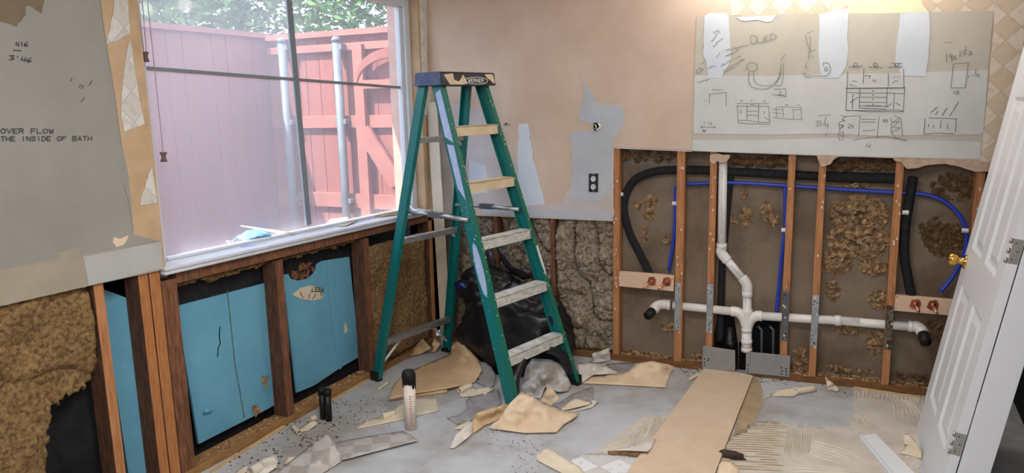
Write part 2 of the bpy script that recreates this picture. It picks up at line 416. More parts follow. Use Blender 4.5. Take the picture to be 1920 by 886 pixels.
# stroke lettering on a 4 x 6 grid
FONT = {'A': [[(0, 6), (2, 0), (4, 6)], [(1, 4), (3, 4)]], 'B': [[(0, 0), (0, 6), (3, 6), (4, 5), (3, 3), (0, 3)], [(0, 0), (3, 0), (4, 1.5), (3, 3)]],
 'D': [[(0, 0), (0, 6), (2, 6), (4, 4), (4, 2), (2, 0), (0, 0)]], 'E': [[(4, 0), (0, 0), (0, 6), (4, 6)], [(0, 3), (3, 3)]], 'F': [[(4, 0), (0, 0), (0, 6)], [(0, 3), (3, 3)]],
 'H': [[(0, 0), (0, 6)], [(4, 0), (4, 6)], [(0, 3), (4, 3)]], 'I': [[(2, 0), (2, 6)]], 'L': [[(0, 0), (0, 6), (4, 6)]], 'N': [[(0, 6), (0, 0), (4, 6), (4, 0)]],
 'O': [[(2, 0), (0, 1.5), (0, 4.5), (2, 6), (4, 4.5), (4, 1.5), (2, 0)]], 'R': [[(0, 6), (0, 0), (3, 0), (4, 1.5), (3, 3), (0, 3)], [(2, 3), (4, 6)]],
 'S': [[(4, .6), (2, 0), (0, 1.4), (4, 4.4), (2, 6), (0, 5.4)]], 'T': [[(0, 0), (4, 0)], [(2, 0), (2, 6)]], 'V': [[(0, 0), (2, 6), (4, 0)]], 'W': [[(0, 0), (1, 6), (2, 2), (3, 6), (4, 0)]],
 '1': [[(2, 0), (2, 6)]], '2': [[(0, 1), (2, 0), (4, 1.5), (0, 6), (4, 6)]], '3': [[(0, 0), (4, 0), (2, 2.5), (4, 4.5), (2, 6), (0, 5.4)]], '4': [[(1, 0), (0, 4), (4, 4)], [(4, 1), (3, 6)]],
 '5': [[(4, 0), (0, 0), (0, 2.5), (3, 2.5), (4, 4), (3, 6), (0, 6)]], '6': [[(4, 0), (0, 3), (0, 5.5), (2, 6), (4, 4.5), (0, 4)]], '8': [[(2, 3), (0, 1.5), (2, 0), (4, 1.5), (2, 3), (0, 4.5), (2, 6), (4, 4.5), (2, 3)]],
 '9': [[(4, 1.5), (2, 0), (0, 1.5), (2, 3), (4, 1.5), (3.6, 6)]], 'X': [[(0, 1), (4, 6)], [(4, 1), (0, 6)]], '/': [[(4, 0), (0, 6)]], "'": [[(2, 0), (2, 1.5)]]}
def write(txt, x0, y0, cw, h, slope=0.0):
    """text as pixel polylines"""
    out = []
    for i, ch in enumerate(txt):
        for st in FONT.get(ch, []):
            out.append([(x0+i*cw+p[0]/4*cw*.72, y0+p[1]/6*h+slope*(i*cw)) for p in st])
    return out
def scribble(x0, y0, x1, y1, h, seed):
    rg = random.Random(seed); n = max(4, int(math.hypot(x1-x0, y1-y0)/h*2.2)); cur = []; out = []
    for i in range(n):
        t = i/(n-1); x = x0+(x1-x0)*t+rg.uniform(-.3, .3)*h; y = y0+(y1-y0)*t+rg.uniform(-.5, .5)*h
        cur.append((x, y))
        if rg.random() < .28 and len(cur) > 1: out.append(cur); cur = []
    if len(cur) > 1: out.append(cur)
    return out
def strokes(name, polys, fn, nrm, w, m, parent):
    mb = MB()
    for p in polys: mb.ribbon([fn(x, y) for x, y in p], nrm, w)
    return mb.build(name, m, parent)

# ================================================================== SETTING
H_CEIL = 2.56
FLX0, FLX1, FLY0, FLY1 = -.13, 4.4, -6.6, .25
mb = MB().box(ID, FLX0, FLX1, FLY0, FLY1, -.12, 0)
struct(mb.build('floor', 'concrete'))
struct(MB().box(ID, -.13, 3.38, -6.6, .25, H_CEIL, H_CEIL+.08).build('ceiling', 'ceiling_white'))
# rest of the room round the camera
struct(MB().box(ID, -.13, 3.38, -6.7, -6.6, 0, H_CEIL).build('wall_front', 'room_wall'))
mb = MB().box(ID, 3.27, 3.38, -.62, .25, 1.15, H_CEIL); mb.box(ID, 3.27, 3.38, -2.3, -.62, 2.06, H_CEIL); mb.box(ID, 3.27, 3.38, -6.6, -2.3, 0, H_CEIL)
struct(mb.build('wall_right', 'room_wall'))
struct(MB().box(ID, 3.36, 3.38, -.62, .25, 0, 1.15).build('wall_right_shade_panel', 'hole'))  # black panel added so the open lower wall reads as shade
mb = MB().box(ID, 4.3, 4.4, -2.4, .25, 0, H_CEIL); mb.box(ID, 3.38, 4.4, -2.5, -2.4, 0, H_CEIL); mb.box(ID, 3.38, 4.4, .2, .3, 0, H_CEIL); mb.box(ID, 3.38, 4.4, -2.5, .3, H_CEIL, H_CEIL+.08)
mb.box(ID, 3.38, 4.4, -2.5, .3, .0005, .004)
struct(mb.build('wall_shade_box', 'hole'))  # unseen space past the doorway, painted black to stand for its shade
struct(MB().box(ID, 3.235, 3.27, -.62, -.02, 1.2, 2.3).build('trim_1', 'rust_trim'))

# ---- window wall: drywall above, at the sides and over the window
WY0, WY1 = -2.275, -.275                       # window opening along y
ZS = .955                                       # bottom edge of the drywall
zt = 2.9
wl = MB()
wl.box(LW, -6.6, WY0, -.012, 0, ZS, zt); wl.box(LW, WY0, WY1, -.012, 0, 2.33, zt); wl.box(LW, WY1, -.14, -.012, 0, .955, zt)
# side faces of the opening
wl.box(LW, WY0-.012, WY0, 0, .13, .93, zt); wl.box(LW, WY1, WY1+.05, 0, .13, .93, zt)
wall_left = struct(wl.build('wall_left', ['tan_paper']))
LN = Vector((1, 0, 0))
def lpoly(name, px, m, layer, amp=0, step=8, seed=1, parent=None):
    x = .012+.0012*layer
    if amp: px = ragged(px, amp, step, seed)
    o = plane_poly(name, [L(a, b, x-.001) for a, b in px], m, parent or wall_left, (.0013, 0, 0)); o['kind'] = 'structure'; return o
lpoly('grey_wall_layer', [(-120, -160), (150, -160), (188, 0), (196, 60), (214, 170), (228, 270), (241, 330), (247, 400), (251, 440), (301, 452), (303, 502), (298, 507), (165, 536), (-120, 601)], 'gray_paper', 1)
lpoly('paper_stain', [(-20, -20), (60, -20), (83, 0), (78, 25), (56, 10), (47, 12), (48, 28), (32, 50), (0, 40), (-20, 40)], 'stain_paper', 2, 3, 6, 2)
lpoly('seam_band', [(-120, 533), (0, 505), (80, 489), (112, 485), (108, 474), (145, 463), (155, 478), (164, 536), (-120, 600)], 'seam_band', 2, 2, 7, 3)
lpoly('mud_layer', [(155, 478), (302, 452), (304, 503), (166, 535)], 'mud_light', 2, .6, 9, 4)
lpoly('wallpaper_scrap', [(208, -60), (234, -60), (244, 62), (215, 78), (198, 83), (206, 55), (214, 10)], 'wallpaper_side', 2, 2, 7, 5)
lpoly('wallpaper_scrap', [(244, 72), (252, 130), (262, 190), (271, 232), (233, 247), (226, 205), (230, 150), (237, 100)], 'wallpaper_side', 2, 2, 7, 6)
lpoly('wallpaper_scrap', [(284, 312), (294, 380), (262, 385), (268, 360)], 'wallpaper_side', 2, 1.5, 7, 7)
lpoly('torn_tan_patch', [(213, 444), (225, 447), (241, 441), (238, 449), (232, 458), (218, 463), (211, 453)], 'paper_warm', 2, 1.5, 4, 8)
lpoly('wallpaper_strip', [(785, -40), (799, -40), (801, 117), (812, 215), (796, 215), (790, 117)], 'wallpaper_side', 1, 1, 10, 9)
lines = [[(188, 0), (196, 60), (214, 170), (228, 270)], [(232, 345), (241, 375), (250, 428)], [(0, 505), (165, 478), (301, 452)]]
struct(strokes('seam_line', lines, lambda a, b: L(a, b, .0148), LN, .0028, 'seam_band', wall_left))
kE = .271
st = write('OVER FLOW', 2, 50+kE*705, 11.3, 8.5, .004) + write('THE INSIDE OF BATH', 2, 50+kE*760, 9.6, 8, -.004)
st += write('416', 30, 50+kE*105, 8, 8) + [[(25, 94), (40, 95)]] + write("3'46", 18, 50+kE*200, 11, 8, .12)
st += [[(132, 152), (135, 147)], [(153, 166), (157, 160)], [(148, 163), (152, 159)], [(167, 160), (172, 152)], [(152, 190), (158, 183)]]
struct(strokes('marker_note', st, lambda a, b: L(a, b, .0152), LN, .0032, 'marker', wall_left))

# ---- window
w1 = MB()
def lb(mb, y0, y1, d0, d1, z0, z1, mi=0): return mb.box(LW, y0, y1, d0, d1, z0, z1, mi)
lb(w1, WY0, WY0+.05, .05, .12, .955, 2.33); lb(w1, WY1-.055, WY1, .05, .12, .955, 2.33); lb(w1, WY0+.05, WY1-.055, .045, .12, .950, .966); lb(w1, WY0+.05, WY1-.055, .05, .12, 2.28, 2.33)
lb(w1, WY1-.085, WY1-.055, .07, .105, .966, 2.28); lb(w1, WY0+.05, WY0+.075, .07, .105, .966, 2.28); lb(w1, WY0+.075, WY1-.085, .062, .105, .966, .980)
win = struct(w1.build('window_1', 'vinyl_white', bevel=.003))
g = MB().box(LW, WY0+.06, WY1-.07, .088, .091, .966, 2.3)
struct(g.build('window_glass', 'dusty_glass', win))
def onl(px, py, x): return L(px, py, x)
gr = MB()
a, b_, c, d = [onl(*q, -.085) for q in ((532, -60), (542, -60), (584, 420), (575.5, 421))]
gr.hexa([a, b_, c, d], [p+Vector((-.012, 0, 0)) for p in (a, b_, c, d)])
a, b_, c, d = [onl(*q, -.083) for q in ((250, 122), (756, 162), (756, 166.5), (250, 128.5))]
gr.hexa([a, b_, c, d], [p+Vector((-.012, 0, 0)) for p in (a, b_, c, d)])
struct(gr.build('window_grille', 'grille_gray', win))
sl = MB(); lb(sl, WY0-.02, -.165, -.035, .06, .945, .962); lb(sl, WY0-.02, -.165, -.030, .0, .928, .945)
lb(sl, WY0-.02, -.165, .06, .165, .86, .956)
struct(sl.build('trim_2', 'sill_white', bevel=.006))

# ---- framing of the window wall, below the sill
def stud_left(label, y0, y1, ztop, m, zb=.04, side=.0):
    mb = MB().box(LW, y0, y1, side, .089, zb, ztop); mb.m[4] = 1  # side face at y0 takes the darker wood material
    o = mb.build('wall_stud', [m, 'stud_side_dark'], bevel=.003); return tag(o, label, 'stud')
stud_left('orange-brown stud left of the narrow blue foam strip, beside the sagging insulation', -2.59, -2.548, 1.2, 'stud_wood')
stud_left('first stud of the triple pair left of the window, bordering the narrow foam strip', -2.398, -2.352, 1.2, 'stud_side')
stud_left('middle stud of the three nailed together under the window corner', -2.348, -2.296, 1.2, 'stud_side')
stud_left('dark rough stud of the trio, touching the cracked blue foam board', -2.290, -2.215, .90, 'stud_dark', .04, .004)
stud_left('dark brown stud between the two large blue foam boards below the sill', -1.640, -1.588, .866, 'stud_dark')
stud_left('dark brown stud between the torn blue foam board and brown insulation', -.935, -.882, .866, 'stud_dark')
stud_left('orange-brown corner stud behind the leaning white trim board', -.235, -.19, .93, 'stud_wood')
p = MB().box(LW, -2.215, -.165, 0, .089, .876, .926).build('rough_sill', 'stud_dark', bevel=.004)
tag(p, 'dark brown rough sill beam nailed right under the white window sill', 'beam')
p = MB().box(LW, -6.6, -.16, 0.0, .095, 0, .038).build('bottom_plate', 'plate_tan', bevel=.003)
tag(p, 'brown bottom plate on the floor along the window wall', 'wood plate')
# sheathing far behind the foam
struct(MB().box(LW, -6.6, .1, .13, .16, -.02, .95).build('wall_sheathing', 'black_felt'))
fz = Vector((-.012, 0, 0))
def felt(name, label, px, x):
    o = plane_poly(name, [L(a, b, x) for a, b in px], 'black_felt', None, fz); return tag(o, label, 'black paper')
felt('felt_strip', 'black building paper strip above the cracked blue foam board', [(326, 528), (500, 484), (500, 545), (333, 590)], -.100)
felt('felt_strip', 'torn black building paper above the second blue foam board', [(530, 480), (668, 446), (668, 500), (530, 560)], -.106)
fo = plane_poly('foam_board', [L(a, b, -.085) for a, b in [(331, 574), (500, 530), (521, 755), (505, 765), (373, 832)]], 'foam_blue', None, (-.014, 0, 0), .002)
tag(fo, 'blue foam board with a vertical seam and a knife crack', 'foam board')
strokes('seam', [[(426, 545), (432, 600), (440, 680), (450, 735), (458, 782)]], lambda a, b: L(a, b, -.0845), LN, .007, 'foam_seam', fo)
strokes('crack', [[(412, 612), (411, 630), (413, 642), (409, 652), (408, 668)]], lambda a, b: L(a, b, -.0845), LN, .006, 'hole', fo)
MB().tube([L(382, 769, -.085), L(397, 770, -.07)], [.018, .004], 8).build('gouge', 'foam_blue', fo, smooth=True)
for q_, r1_, r2_ in (((497, 713), .018, .03), ((478, 770), .03, .025)):
    flakes(MB(), lambda a, d, c: Vector((-.083-d*.2, a, c)), [(L(*q_, -.083).y, L(*q_, -.083).z, r1_, r2_, 30)], .012, .02, 4).build('insulation_bit', 'fluff', fo)
fo = plane_poly('foam_board', [L(a, b, -.09) for a, b in [(531, 516), (541, 513), (545, 522), (560, 526), (578, 522), (590, 512), (595, 495), (604, 489), (655, 481), (675, 668), (640, 688), (590, 722), (556, 736)]], 'foam_blue', None, (-.012, 0, 0), .002)
tag(fo, 'blue foam board with a torn bite at its top and a printed scrap stuck on', 'foam board')
plane_poly('stuck_scrap', [L(a, b, -.0885) for a, b in ragged([(547, 552), (562, 540), (578, 535), (596, 538), (607, 556), (590, 563), (565, 560)], 2, 4, 5)], 'paper_pale', fo, (.0012, 0, 0))
st = [[(606-(x-580), 544-(y-538)) for x, y in p_] for p_ in write('FEET', 580, 536, 6.2, 7)]
st += [[(563, 548), (568, 558)], [(581, 550), (579, 559)], [(592, 552), (586, 559)], [(601, 548), (603, 555)]]
strokes('printing', st, lambda a, b: L(a, b, -.087), LN, .006, 'marker', fo)
for q in [(630, 618), (648, 614)]:
    flakes(MB(), lambda a, d, c: Vector((-.088-d*.2, a, c)), [(L(*q, -.088).y, L(*q, -.088).z, .014, .026, 26)], .010, .02, 6).build('hole_rim', 'paper_pale', fo)
plane_poly('crease', [L(a, b, -.0895) for a, b in [(612, 488), (622, 487), (634, 600), (640, 690), (634, 692), (622, 600)]], 'foam_blue', fo, (.006, 0, 0), .004)
fo = plane_poly('foam_board', [L(a, b, -.09) for a, b in [(190, 540), (244, 560), (292, 870), (262, 900), (243, 900)]], 'foam_blue', None, (-.012, 0, 0), .002)
tag(fo, 'narrow blue foam strip in the slot left of the triple studs', 'foam board')
# exposed sheathing seen through the bite in the foam
mb = flakes(MB(), lambda a, d, c: Vector((-.104-d*.5, a, c)), [(L(570, 510, -.1).y, L(570, 510, -.1).z, .09, .04, 60)], .02, .02, 9)
tag(mb.build('sheathing_splinters', 'stud_dark'), 'brown splintered sheathing in the hole above the torn foam board', 'splinters', kind='stuff')
# insulation batts
def hole_left(a, c):
    w = .05*noise.noise(Vector((a*9, c*9, 2)))
    p_ = Vector((0, a, c))
    px, py = project(Vector((-.03, a, c)))
    lim = 800-(px-60)*.62+14*noise.noise(Vector((px*.05, py*.05, 1)))
    return px > 88+12*noise.noise(Vector((py*.05, 2, 2))) and py > 765-(px-88)*.55+16*noise.noise(Vector((px*.07, py*.07, 1))) and py < 905
mb = fluffy(LW, -4.0, -2.592, .03, .975, .028, .028, .010, 3.3, hole_left)
# a sagging fold across the batt
for v in mb.v:
    px, py = project(v)
    fold = 700-(px)*.10+10*math.sin(px*.04)
    if py > fold: v.x -= .030*min(1, (py-fold)/10)*max(.3, 1-(py-fold)/140)
    if px > 165 and py > fold-10: v.x -= .02*min(1, (px-165)/25)
o = mb.build('insulation_batt', 'insul_brown', smooth=True, solid=-.012); tag(o, 'big sagging brown insulation batt at the far left, torn black hole below', 'insulation')
mb = fluffy(LW, -.872, -.24, .04, .80, .030, .016, .010, 8.1)
o = mb.build('insulation_batt', 'insul_brown', smooth=True, solid=-.012); tag(o, 'brown insulation batt behind the ladder, below the right end of the sill', 'insulation')
# fibres hanging from the rough sill
def fringe(name, label, y0, y1, zt_, seed):
    mb = fluffy(LW, y0, y1, zt_-.055, zt_, .05, .016, .008, seed, lambda a, c: c < zt_-.022-.03*abs(noise.noise(Vector((a*14, seed, 0)))))
    o = mb.build(name, 'insul_brown', smooth=True, solid=-.008); return tag(o, label, 'insulation')
fringe('insulation_fringe', 'brown fibre fringe under the rough sill above the cracked foam board', -2.21, -1.645, .878, 1.5)
fringe('insulation_fringe', 'brown fibre fringe under the rough sill above the torn foam board', -1.585, -.94, .878, 2.5)

# ---- back wall: drywall above, torn lower edges
sA = Bs(1149, 276, -.012)[0]; zA = Bs(1149, 413, -.012)[1]; zB = Bs(1149, 276, -.012)[1]; sE, zE = Bs(1845, 303, -.012)
wb = MB()
def wpoly_slab(mb, pts, d0, d1, mi=0): mb.hexa([W(s, d0, z) for s, z in pts], [W(s, d1, z) for s, z in pts], mi)
wpoly_slab(wb, [(0, zA-.005), (sA, zA-.005), (sA, H_CEIL+.05), (0, H_CEIL+.05)], -.012, 0)
wpoly_slab(wb, [(sA, zB), (sE, zE), (3.45, zE-.005), (3.45, H_CEIL+.05), (sA, H_CEIL+.05)], -.012, 0)
wall_back = struct(wb.build('wall_back', 'tan_wall'))
BN = -WN
def bpoly(name, px, m, layer, amp=0, step=8, seed=1, parent=None, th=.0013):
    d = -.012-.0012*layer
    if amp: px = ragged(px, amp, step, seed)
    o = plane_poly(name, [Bp(a, b, d+.001) for a, b in px], m, parent or wall_back, BN*th)
    if parent is None: o['kind'] = 'structure'
    return o
bpoly('pale_skim_coat', [(820, 190), (900, 205), (985, 330), (1000, 380), (1050, 382), (1075, 340), (1090, 300), (1149, 300), (1149, 412), (985, 402), (820, 398)], 'lilac_skim', 1, 5, 12, 3)
bpoly('spackle_patch', [(1090, 141), (1105, 170), (1121, 194), (1150, 196), (1166, 197), (1171, 225), (1160, 250), (1148, 265), (1149, 340), (1120, 382), (1070, 370), (1073, 300), (1069, 250), (1088, 246), (1112, 243), (1114, 234), (1086, 226), (1088, 200), (1097, 185)], 'mud_blue', 2, 3, 7, 4)
bpoly('spackle_patch', [(973, 233), (991, 232), (998, 290), (1012, 345), (1022, 382), (985, 385), (972, 350), (970, 290)], 'mud_white', 2, 3, 8, 6)
bpoly('spackle_patch', [(905, 385), (985, 392), (1149, 398), (1149, 412), (905, 401)], 'mud_blue', 3, 1.5, 9, 7)
bpoly('spackle_patch', [(880, 300), (912, 310), (915, 360), (880, 365)], 'mud_white', 2, 3, 8, 8)
bpoly('wallpaper_strip', [(1371, -60), (1559, -60), (1557, 24), (1450, 29), (1371, 29)], 'wallpaper_back', 1, 1, 12, 9)
bpoly('wallpaper_strip', [(1730, -60), (1925, -60), (1925, 60), (1900, 200), (1893, 303), (1836, 303), (1850, 190), (1864, 60), (1863, 22), (1745, 22), (1728, 6)], 'wallpaper_back', 1, 1, 12, 10)
bpoly('cream_paint_strip', [(1560, -60), (1730, -60), (1728, 6), (1742, 24), (1590, 27), (1590, 10), (1560, 25)], 'cream_paint', 1, 1, 12, 11)
o = bpoly('torn_lip', [(1675, 297), (1842, 302), (1890, 303), (1885, 318), (1850, 321), (1826, 321), (1800, 312), (1770, 306), (1740, 309), (1715, 315), (1700, 316), (1690, 304), (1676, 300)], 'torn_lip', 0, 2, 6, 12, th=.012)
o = bpoly('torn_lip', [(1532, 292), (1573, 293), (1562, 300), (1556, 308), (1540, 312), (1534, 300)], 'torn_lip', 0, 2, 5, 13, th=.012)
struct(strokes('cut_edge', [[(1150, 277), (1149, 413)], [(1149.5, 277), (1297, 283.5)], [(985, 403.5), (1149, 413.5)]], lambda a, b: Bp(a, b, -.0128), BN, .004, 'white_paint', wall_back))

# grey drywall patch with its mud and pencil sketches
pa = thing('drywall_patch', 'big grey drywall patch covered in pencil cabinet sketches over the pipe cavities', 'drywall patch', Bp(1575, 292, -.013))
def patch_poly(name, px, m, layer, amp=0, step=8, seed=1, th=.0012): return bpoly(name, px, m, layer, amp, step, seed, pa, th)
patch_poly('board', [(1306, 31), (1400, 29), (1560, 25), (1640, 25), (1760, 22), (1863, 20), (1857, 80), (1846, 210), (1838, 300), (1568, 293), (1297, 283), (1302, 150)], 'patch_board', 2, 0)
patch_poly('joint_tape', [(1303, 142), (1450, 142), (1560, 139), (1700, 137), (1853, 131), (1844, 245), (1838, 252), (1640, 254), (1560, 250), (1440, 252), (1300, 250)], 'patch_mud', 3, 1.2, 14, 3)
patch_poly('joint_tape', [(1299, 262), (1440, 262), (1560, 258), (1700, 262), (1840, 266), (1838, 298), (1568, 291), (1298, 282)], 'patch_mud', 3, 1.2, 14, 5)
patch_poly('mud_strip', [(1321, 30), (1333, 24), (1360, 24), (1366, 31), (1369, 85), (1370, 110), (1364, 125), (1352, 146), (1328, 146), (1324, 115), (1319, 105), (1320, 60)], 'mud_white', 4, 1.6, 9, 6)
patch_poly('mud_strip', [(1536, 27), (1561, 20), (1592, 16), (1589, 60), (1590, 100), (1586, 125), (1572, 146), (1540, 146), (1537, 125), (1534, 95), (1536, 60)], 'mud_white', 4, 1.6, 9, 7)
patch_poly('mud_strip', [(1688, 25), (1742, 21), (1744, 60), (1741, 110), (1735, 142), (1692, 142), (1678, 118), (1680, 85), (1686, 50)], 'mud_white', 4, 1.6, 9, 8)
patch_poly('mud_strip', [(1381, 32), (1456, 29), (1447, 40), (1438, 42), (1420, 37), (1396, 40), (1388, 38)], 'mud_white', 4, 1, 6, 9)
fB = lambda a, b: Bp(a, b, -.0182)
A_ = lambda pts: zm(1290, 20, .2031, pts)
B_ = lambda pts: zm(1560, 20, .2032, pts)
C_ = lambda pts: zm(1290, 160, .158, pts)
D_ = lambda pts: zm(1560, 160, .1693, pts)
def ell(cx, cy, rx, ry, a0=0, a1=6.3, n=16): return [(cx+rx*math.cos(a0+(a1-a0)*i/n), cy+ry*math.sin(a0+(a1-a0)*i/n)) for i in range(n+1)]
PW = .0030
s_ = [A_(p_) for p_ in [ell(605, 265, 32, 38), [(638, 250), (640, 292), (700, 290)], [(745, 225), (705, 245), (700, 285), (750, 275)], [(703, 262), (740, 255)], [(765, 215), (762, 272), (800, 265), (818, 240), (795, 216), (765, 215)]]]
strokes('pencil_note', s_, fB, BN, PW, 'pencil', pa)
s_ = [A_(p_) for p_ in [ell(592, 520, 50, 42), [(560, 570), (562, 660), (590, 705), (650, 725), (720, 725), (800, 690), (850, 610), (860, 490)], [(605, 570), (608, 640), (640, 680), (700, 695), (770, 690), (830, 640), (850, 560)], [(880, 490), (880, 600), (865, 690), (805, 695)], [(860, 460), (875, 430), (895, 405)], [(790, 725), (900, 720), (905, 795)], [(845, 745), (862, 752), (835, 775), (890, 780)], [(775, 772), (905, 792)]]]
strokes('sink_sketch', s_, fB, BN, PW, 'pencil', pa)
s_ = [A_(p_) for p_ in [[(1095, 215), (1150, 185)], [(1085, 230), (1100, 300), (1120, 360), (1115, 450)], [(1130, 240), (1130, 370)], [(1125, 380), (1175, 362)], [(1090, 480), (1085, 530), (1110, 520)], [(1145, 420), (1152, 440)], [(1070, 575), (1120, 600), (1200, 605), (1280, 600), (1315, 570), (1315, 520), (1290, 480), (1250, 480), (1250, 510)], [(1062, 575), (1080, 610), (1130, 620)], ell(1275, 540, 14, 18)]]
strokes('faucet_sketch', s_, fB, BN, PW, 'pencil', pa)
s_ = []
for i, q in enumerate([(230, 185, 300, 200, 30), (215, 290, 280, 190, 30), (230, 340, 320, 260, 30), (270, 420, 310, 370, 30), (350, 365, 550, 320, 14), (345, 425, 470, 360, 14), (300, 510, 480, 420, 16), (320, 560, 520, 445, 16), (330, 575, 440, 520, 16), (85, 662, 190, 635, 12), (195, 530, 250, 505, 16), (120, 495, 150, 470, 14), (228, 730, 320, 730, 12)]):
    s_ += [A_(p_) for p_ in scribble(*q, 40+i)]
s_ += [A_(p_) for p_ in [[(75, 560), (110, 530), (140, 540), (95, 580), (75, 575)]]]
strokes('pencil_note', s_, fB, BN, .0026, 'pencil_dark', pa)
s_ = [C_(p_) for p_ in [[(585, 240), (595, 430)], [(595, 440), (700, 455), (975, 460)], [(575, 215), (960, 215)], [(580, 245), (700, 247), (965, 250)], [(700, 245), (700, 410)], [(840, 215), (835, 435)], [(960, 250), (970, 440)], [(700, 305), (835, 305)], [(700, 352), (835, 360)], [(590, 412), (720, 415), (740, 420), (830, 436), (960, 440)], [(630, 285), (620, 335)], [(912, 305), (900, 340)], [(900, 370), (980, 425)]]]
for i, q in enumerate([(745, 180, 775, 183, 10), (890, 185, 930, 187, 10), (750, 228, 790, 228, 16), (620, 180, 650, 180, 8)]): s_ += [C_(p_) for p_ in scribble(*q, 70+i)]
strokes('cabinet_sketch', s_, fB, BN, PW, 'pencil', pa)
s_ = [C_(p_) for p_ in [[(1045, 255), (1340, 260)], [(1045, 255), (1050, 380)], [(1005, 380), (1190, 400), (1350, 405), (1340, 260)], [(1125, 260), (1130, 380)], [(1250, 280), (1250, 395)], [(1250, 290), (1340, 285)], [(1000, 280), (1120, 290)], [(1000, 320), (1100, 335)], [(1295, 345), (1302, 352)]]]
for i, q in enumerate([(1155, 230, 1190, 232, 10), (1285, 232, 1325, 235, 10)]): s_ += [C_(p_) for p_ in scribble(*q, 80+i)]
strokes('cabinet_sketch', s_, fB, BN, .0026, 'pencil', pa)
s_ = [C_(p_) for p_ in [[(1515, 420), (1545, 425), (1525, 450), (1545, 470), (1515, 492)], [(1585, 420), (1560, 425), (1560, 445), (1585, 455), (1575, 480), (1550, 482)], [(1640, 380), (1608, 470)], [(1635, 440), (1630, 480), (1662, 475)], [(1665, 450), (1655, 510)], [(1545, 358), (1690, 350)], [(1640, 575), (1642, 600)], [(150, 493), (325, 495)], [(150, 493), (165, 485)], [(150, 493), (165, 502)], [(325, 495), (312, 486)], [(325, 495), (312, 504)], [(195, 430), (195, 455)], [(240, 430), (240, 455)], [(275, 430), (255, 465)], [(272, 455), (285, 455), (275, 470)], [(195, 770-600), (200, 185)]]]
s_ += [C_(p_) for p_ in write('36', 172, 525, 22, 24)]
s_ += [C_(p_) for p_ in [[(255, 105), (455, 85), (455, 250)], [(255, 105), (255, 210)]]]
strokes('pencil_note', s_, fB, BN, PW, 'pencil', pa)
s_ = [D_(p_) for p_ in [[(165, 35), (155, 275), (400, 290), (790, 290), (805, 20)], [(165, 35), (790, 30)], [(165, 78), (310, 85), (610, 85), (800, 92)], [(310, 30), (300, 240)], [(610, 20), (605, 230)], [(230, 95), (225, 260)], [(690, 90), (680, 265)], [(315, 130), (610, 130)], [(310, 185), (605, 190)], [(305, 225), (610, 232)], [(370, 222), (540, 226)], [(300, 250), (595, 262)], [(165, 280), (740, 272), (790, 285)], [(290, 130), (200, 190)], [(660, 200), (600, 245)], [(700, 190), (760, 225)], [(235, 160), (220, 190)]]]
s_ += [D_(ell(*q, 4, 4, n=5)) for q in [(452, 62), (455, 108), (450, 155), (450, 208)]]
s_ += [B_(p_) for p_ in [ell(215, 500, 18, 16), ell(400, 498, 18, 16), ell(600, 500, 18, 16), [(145, 560), (140, 715)], [(295, 530), (288, 670)], [(520, 580), (520, 700)], [(660, 540), (665, 715)], [(300, 600), (355, 600), (345, 625)], [(375, 635), (390, 655), (410, 635)], [(120, 715), (660, 710)], [(545, 485), (650, 485)]]]
for i, q in enumerate([(155, 520, 280, 515, 14), (345, 520, 465, 520, 14), (525, 520, 650, 518, 14), (185, 650, 230, 650, 14), (165, 690, 230, 695, 16), (565, 610, 615, 610, 16), (560, 655, 625, 655, 22)]): s_ += [B_(p_) for p_ in scribble(*q, 90+i)]
strokes('cabinet_sketch', s_, fB, BN, PW, 'pencil_dark', pa)
s_ = [D_(p_) for p_ in [[(100, 335), (150, 345), (110, 380), (145, 390), (80, 410), (70, 430), (130, 450), (85, 480), (130, 440), (80, 440), (85, 520), (65, 540), (80, 605), (135, 600)], [(85, 520), (130, 515), (120, 580), (85, 540)], [(310, 335), (292, 565)], [(150, 345), (300, 335)], [(520, 350), (500, 580)], [(330, 375), (485, 378)], [(330, 405), (485, 410)], [(340, 505), (480, 495)], [(690, 335), (755, 360), (665, 410), (750, 395), (670, 460), (755, 470), (655, 520), (700, 575), (830, 610)], [(765, 365), (780, 560)], [(655, 360), (655, 520)], [(230, 605), (420, 575), (600, 568), (830, 612)]]]
s_ += [D_(p_) for p_ in write('24', 178, 428, 34, 44) + write('4', 380, 640, 60, 48) + write('35', 560, 380, 34, 26)]
strokes('cabinet_sketch', s_, fB, BN, PW, 'pencil', pa)
s_ = [D_(p_) for p_ in [[(1030, 370), (1018, 535)], [(1075, 360), (1385, 370)], [(1375, 370), (1365, 520)], [(1020, 540), (1170, 528), (1345, 538)], [(1125, 435), (1122, 470)], [(1207, 390), (1195, 475)], [(1282, 425), (1278, 480)], [(1070, 430), (1068, 460)]]]
for i, q in enumerate([(1085, 310, 1165, 240, 12), (1145, 330, 1175, 280, 12), (1220, 330, 1275, 250, 12), (1305, 335, 1400, 180, 10)]): s_ += [D_(p_) for p_ in scribble(*q, 110+i)]
strokes('cabinet_sketch', s_, fB, BN, PW, 'pencil_dark', pa)
s_ = [B_(p_) for p_ in [[(1120, 492), (1258, 480), (1230, 712), (1095, 712), (1120, 492)], [(1040, 298), (1070, 290), (1105, 296)]]]
s_ += [B_(p_) for p_ in write('19', 1042, 398, 38, 74) + write('X', 1118, 405, 42, 48) + write('23', 1172, 378, 34, 40, -.3) + write('1', 1222, 330, 34, 40) + write('2', 1262, 372, 36, 36)]
s_ += [B_(p_) for p_ in write('15', 1112, 742, 34, 26) + [[(1255, 600), (1262, 606), (1256, 618)], [(1330, 540), (1312, 602)], [(1330, 585), (1350, 590), (1335, 603), (1360, 600)], [(1285, 595), (1292, 600)]]]
strokes('pencil_note', s_, fB, BN, PW, 'pencil', pa)

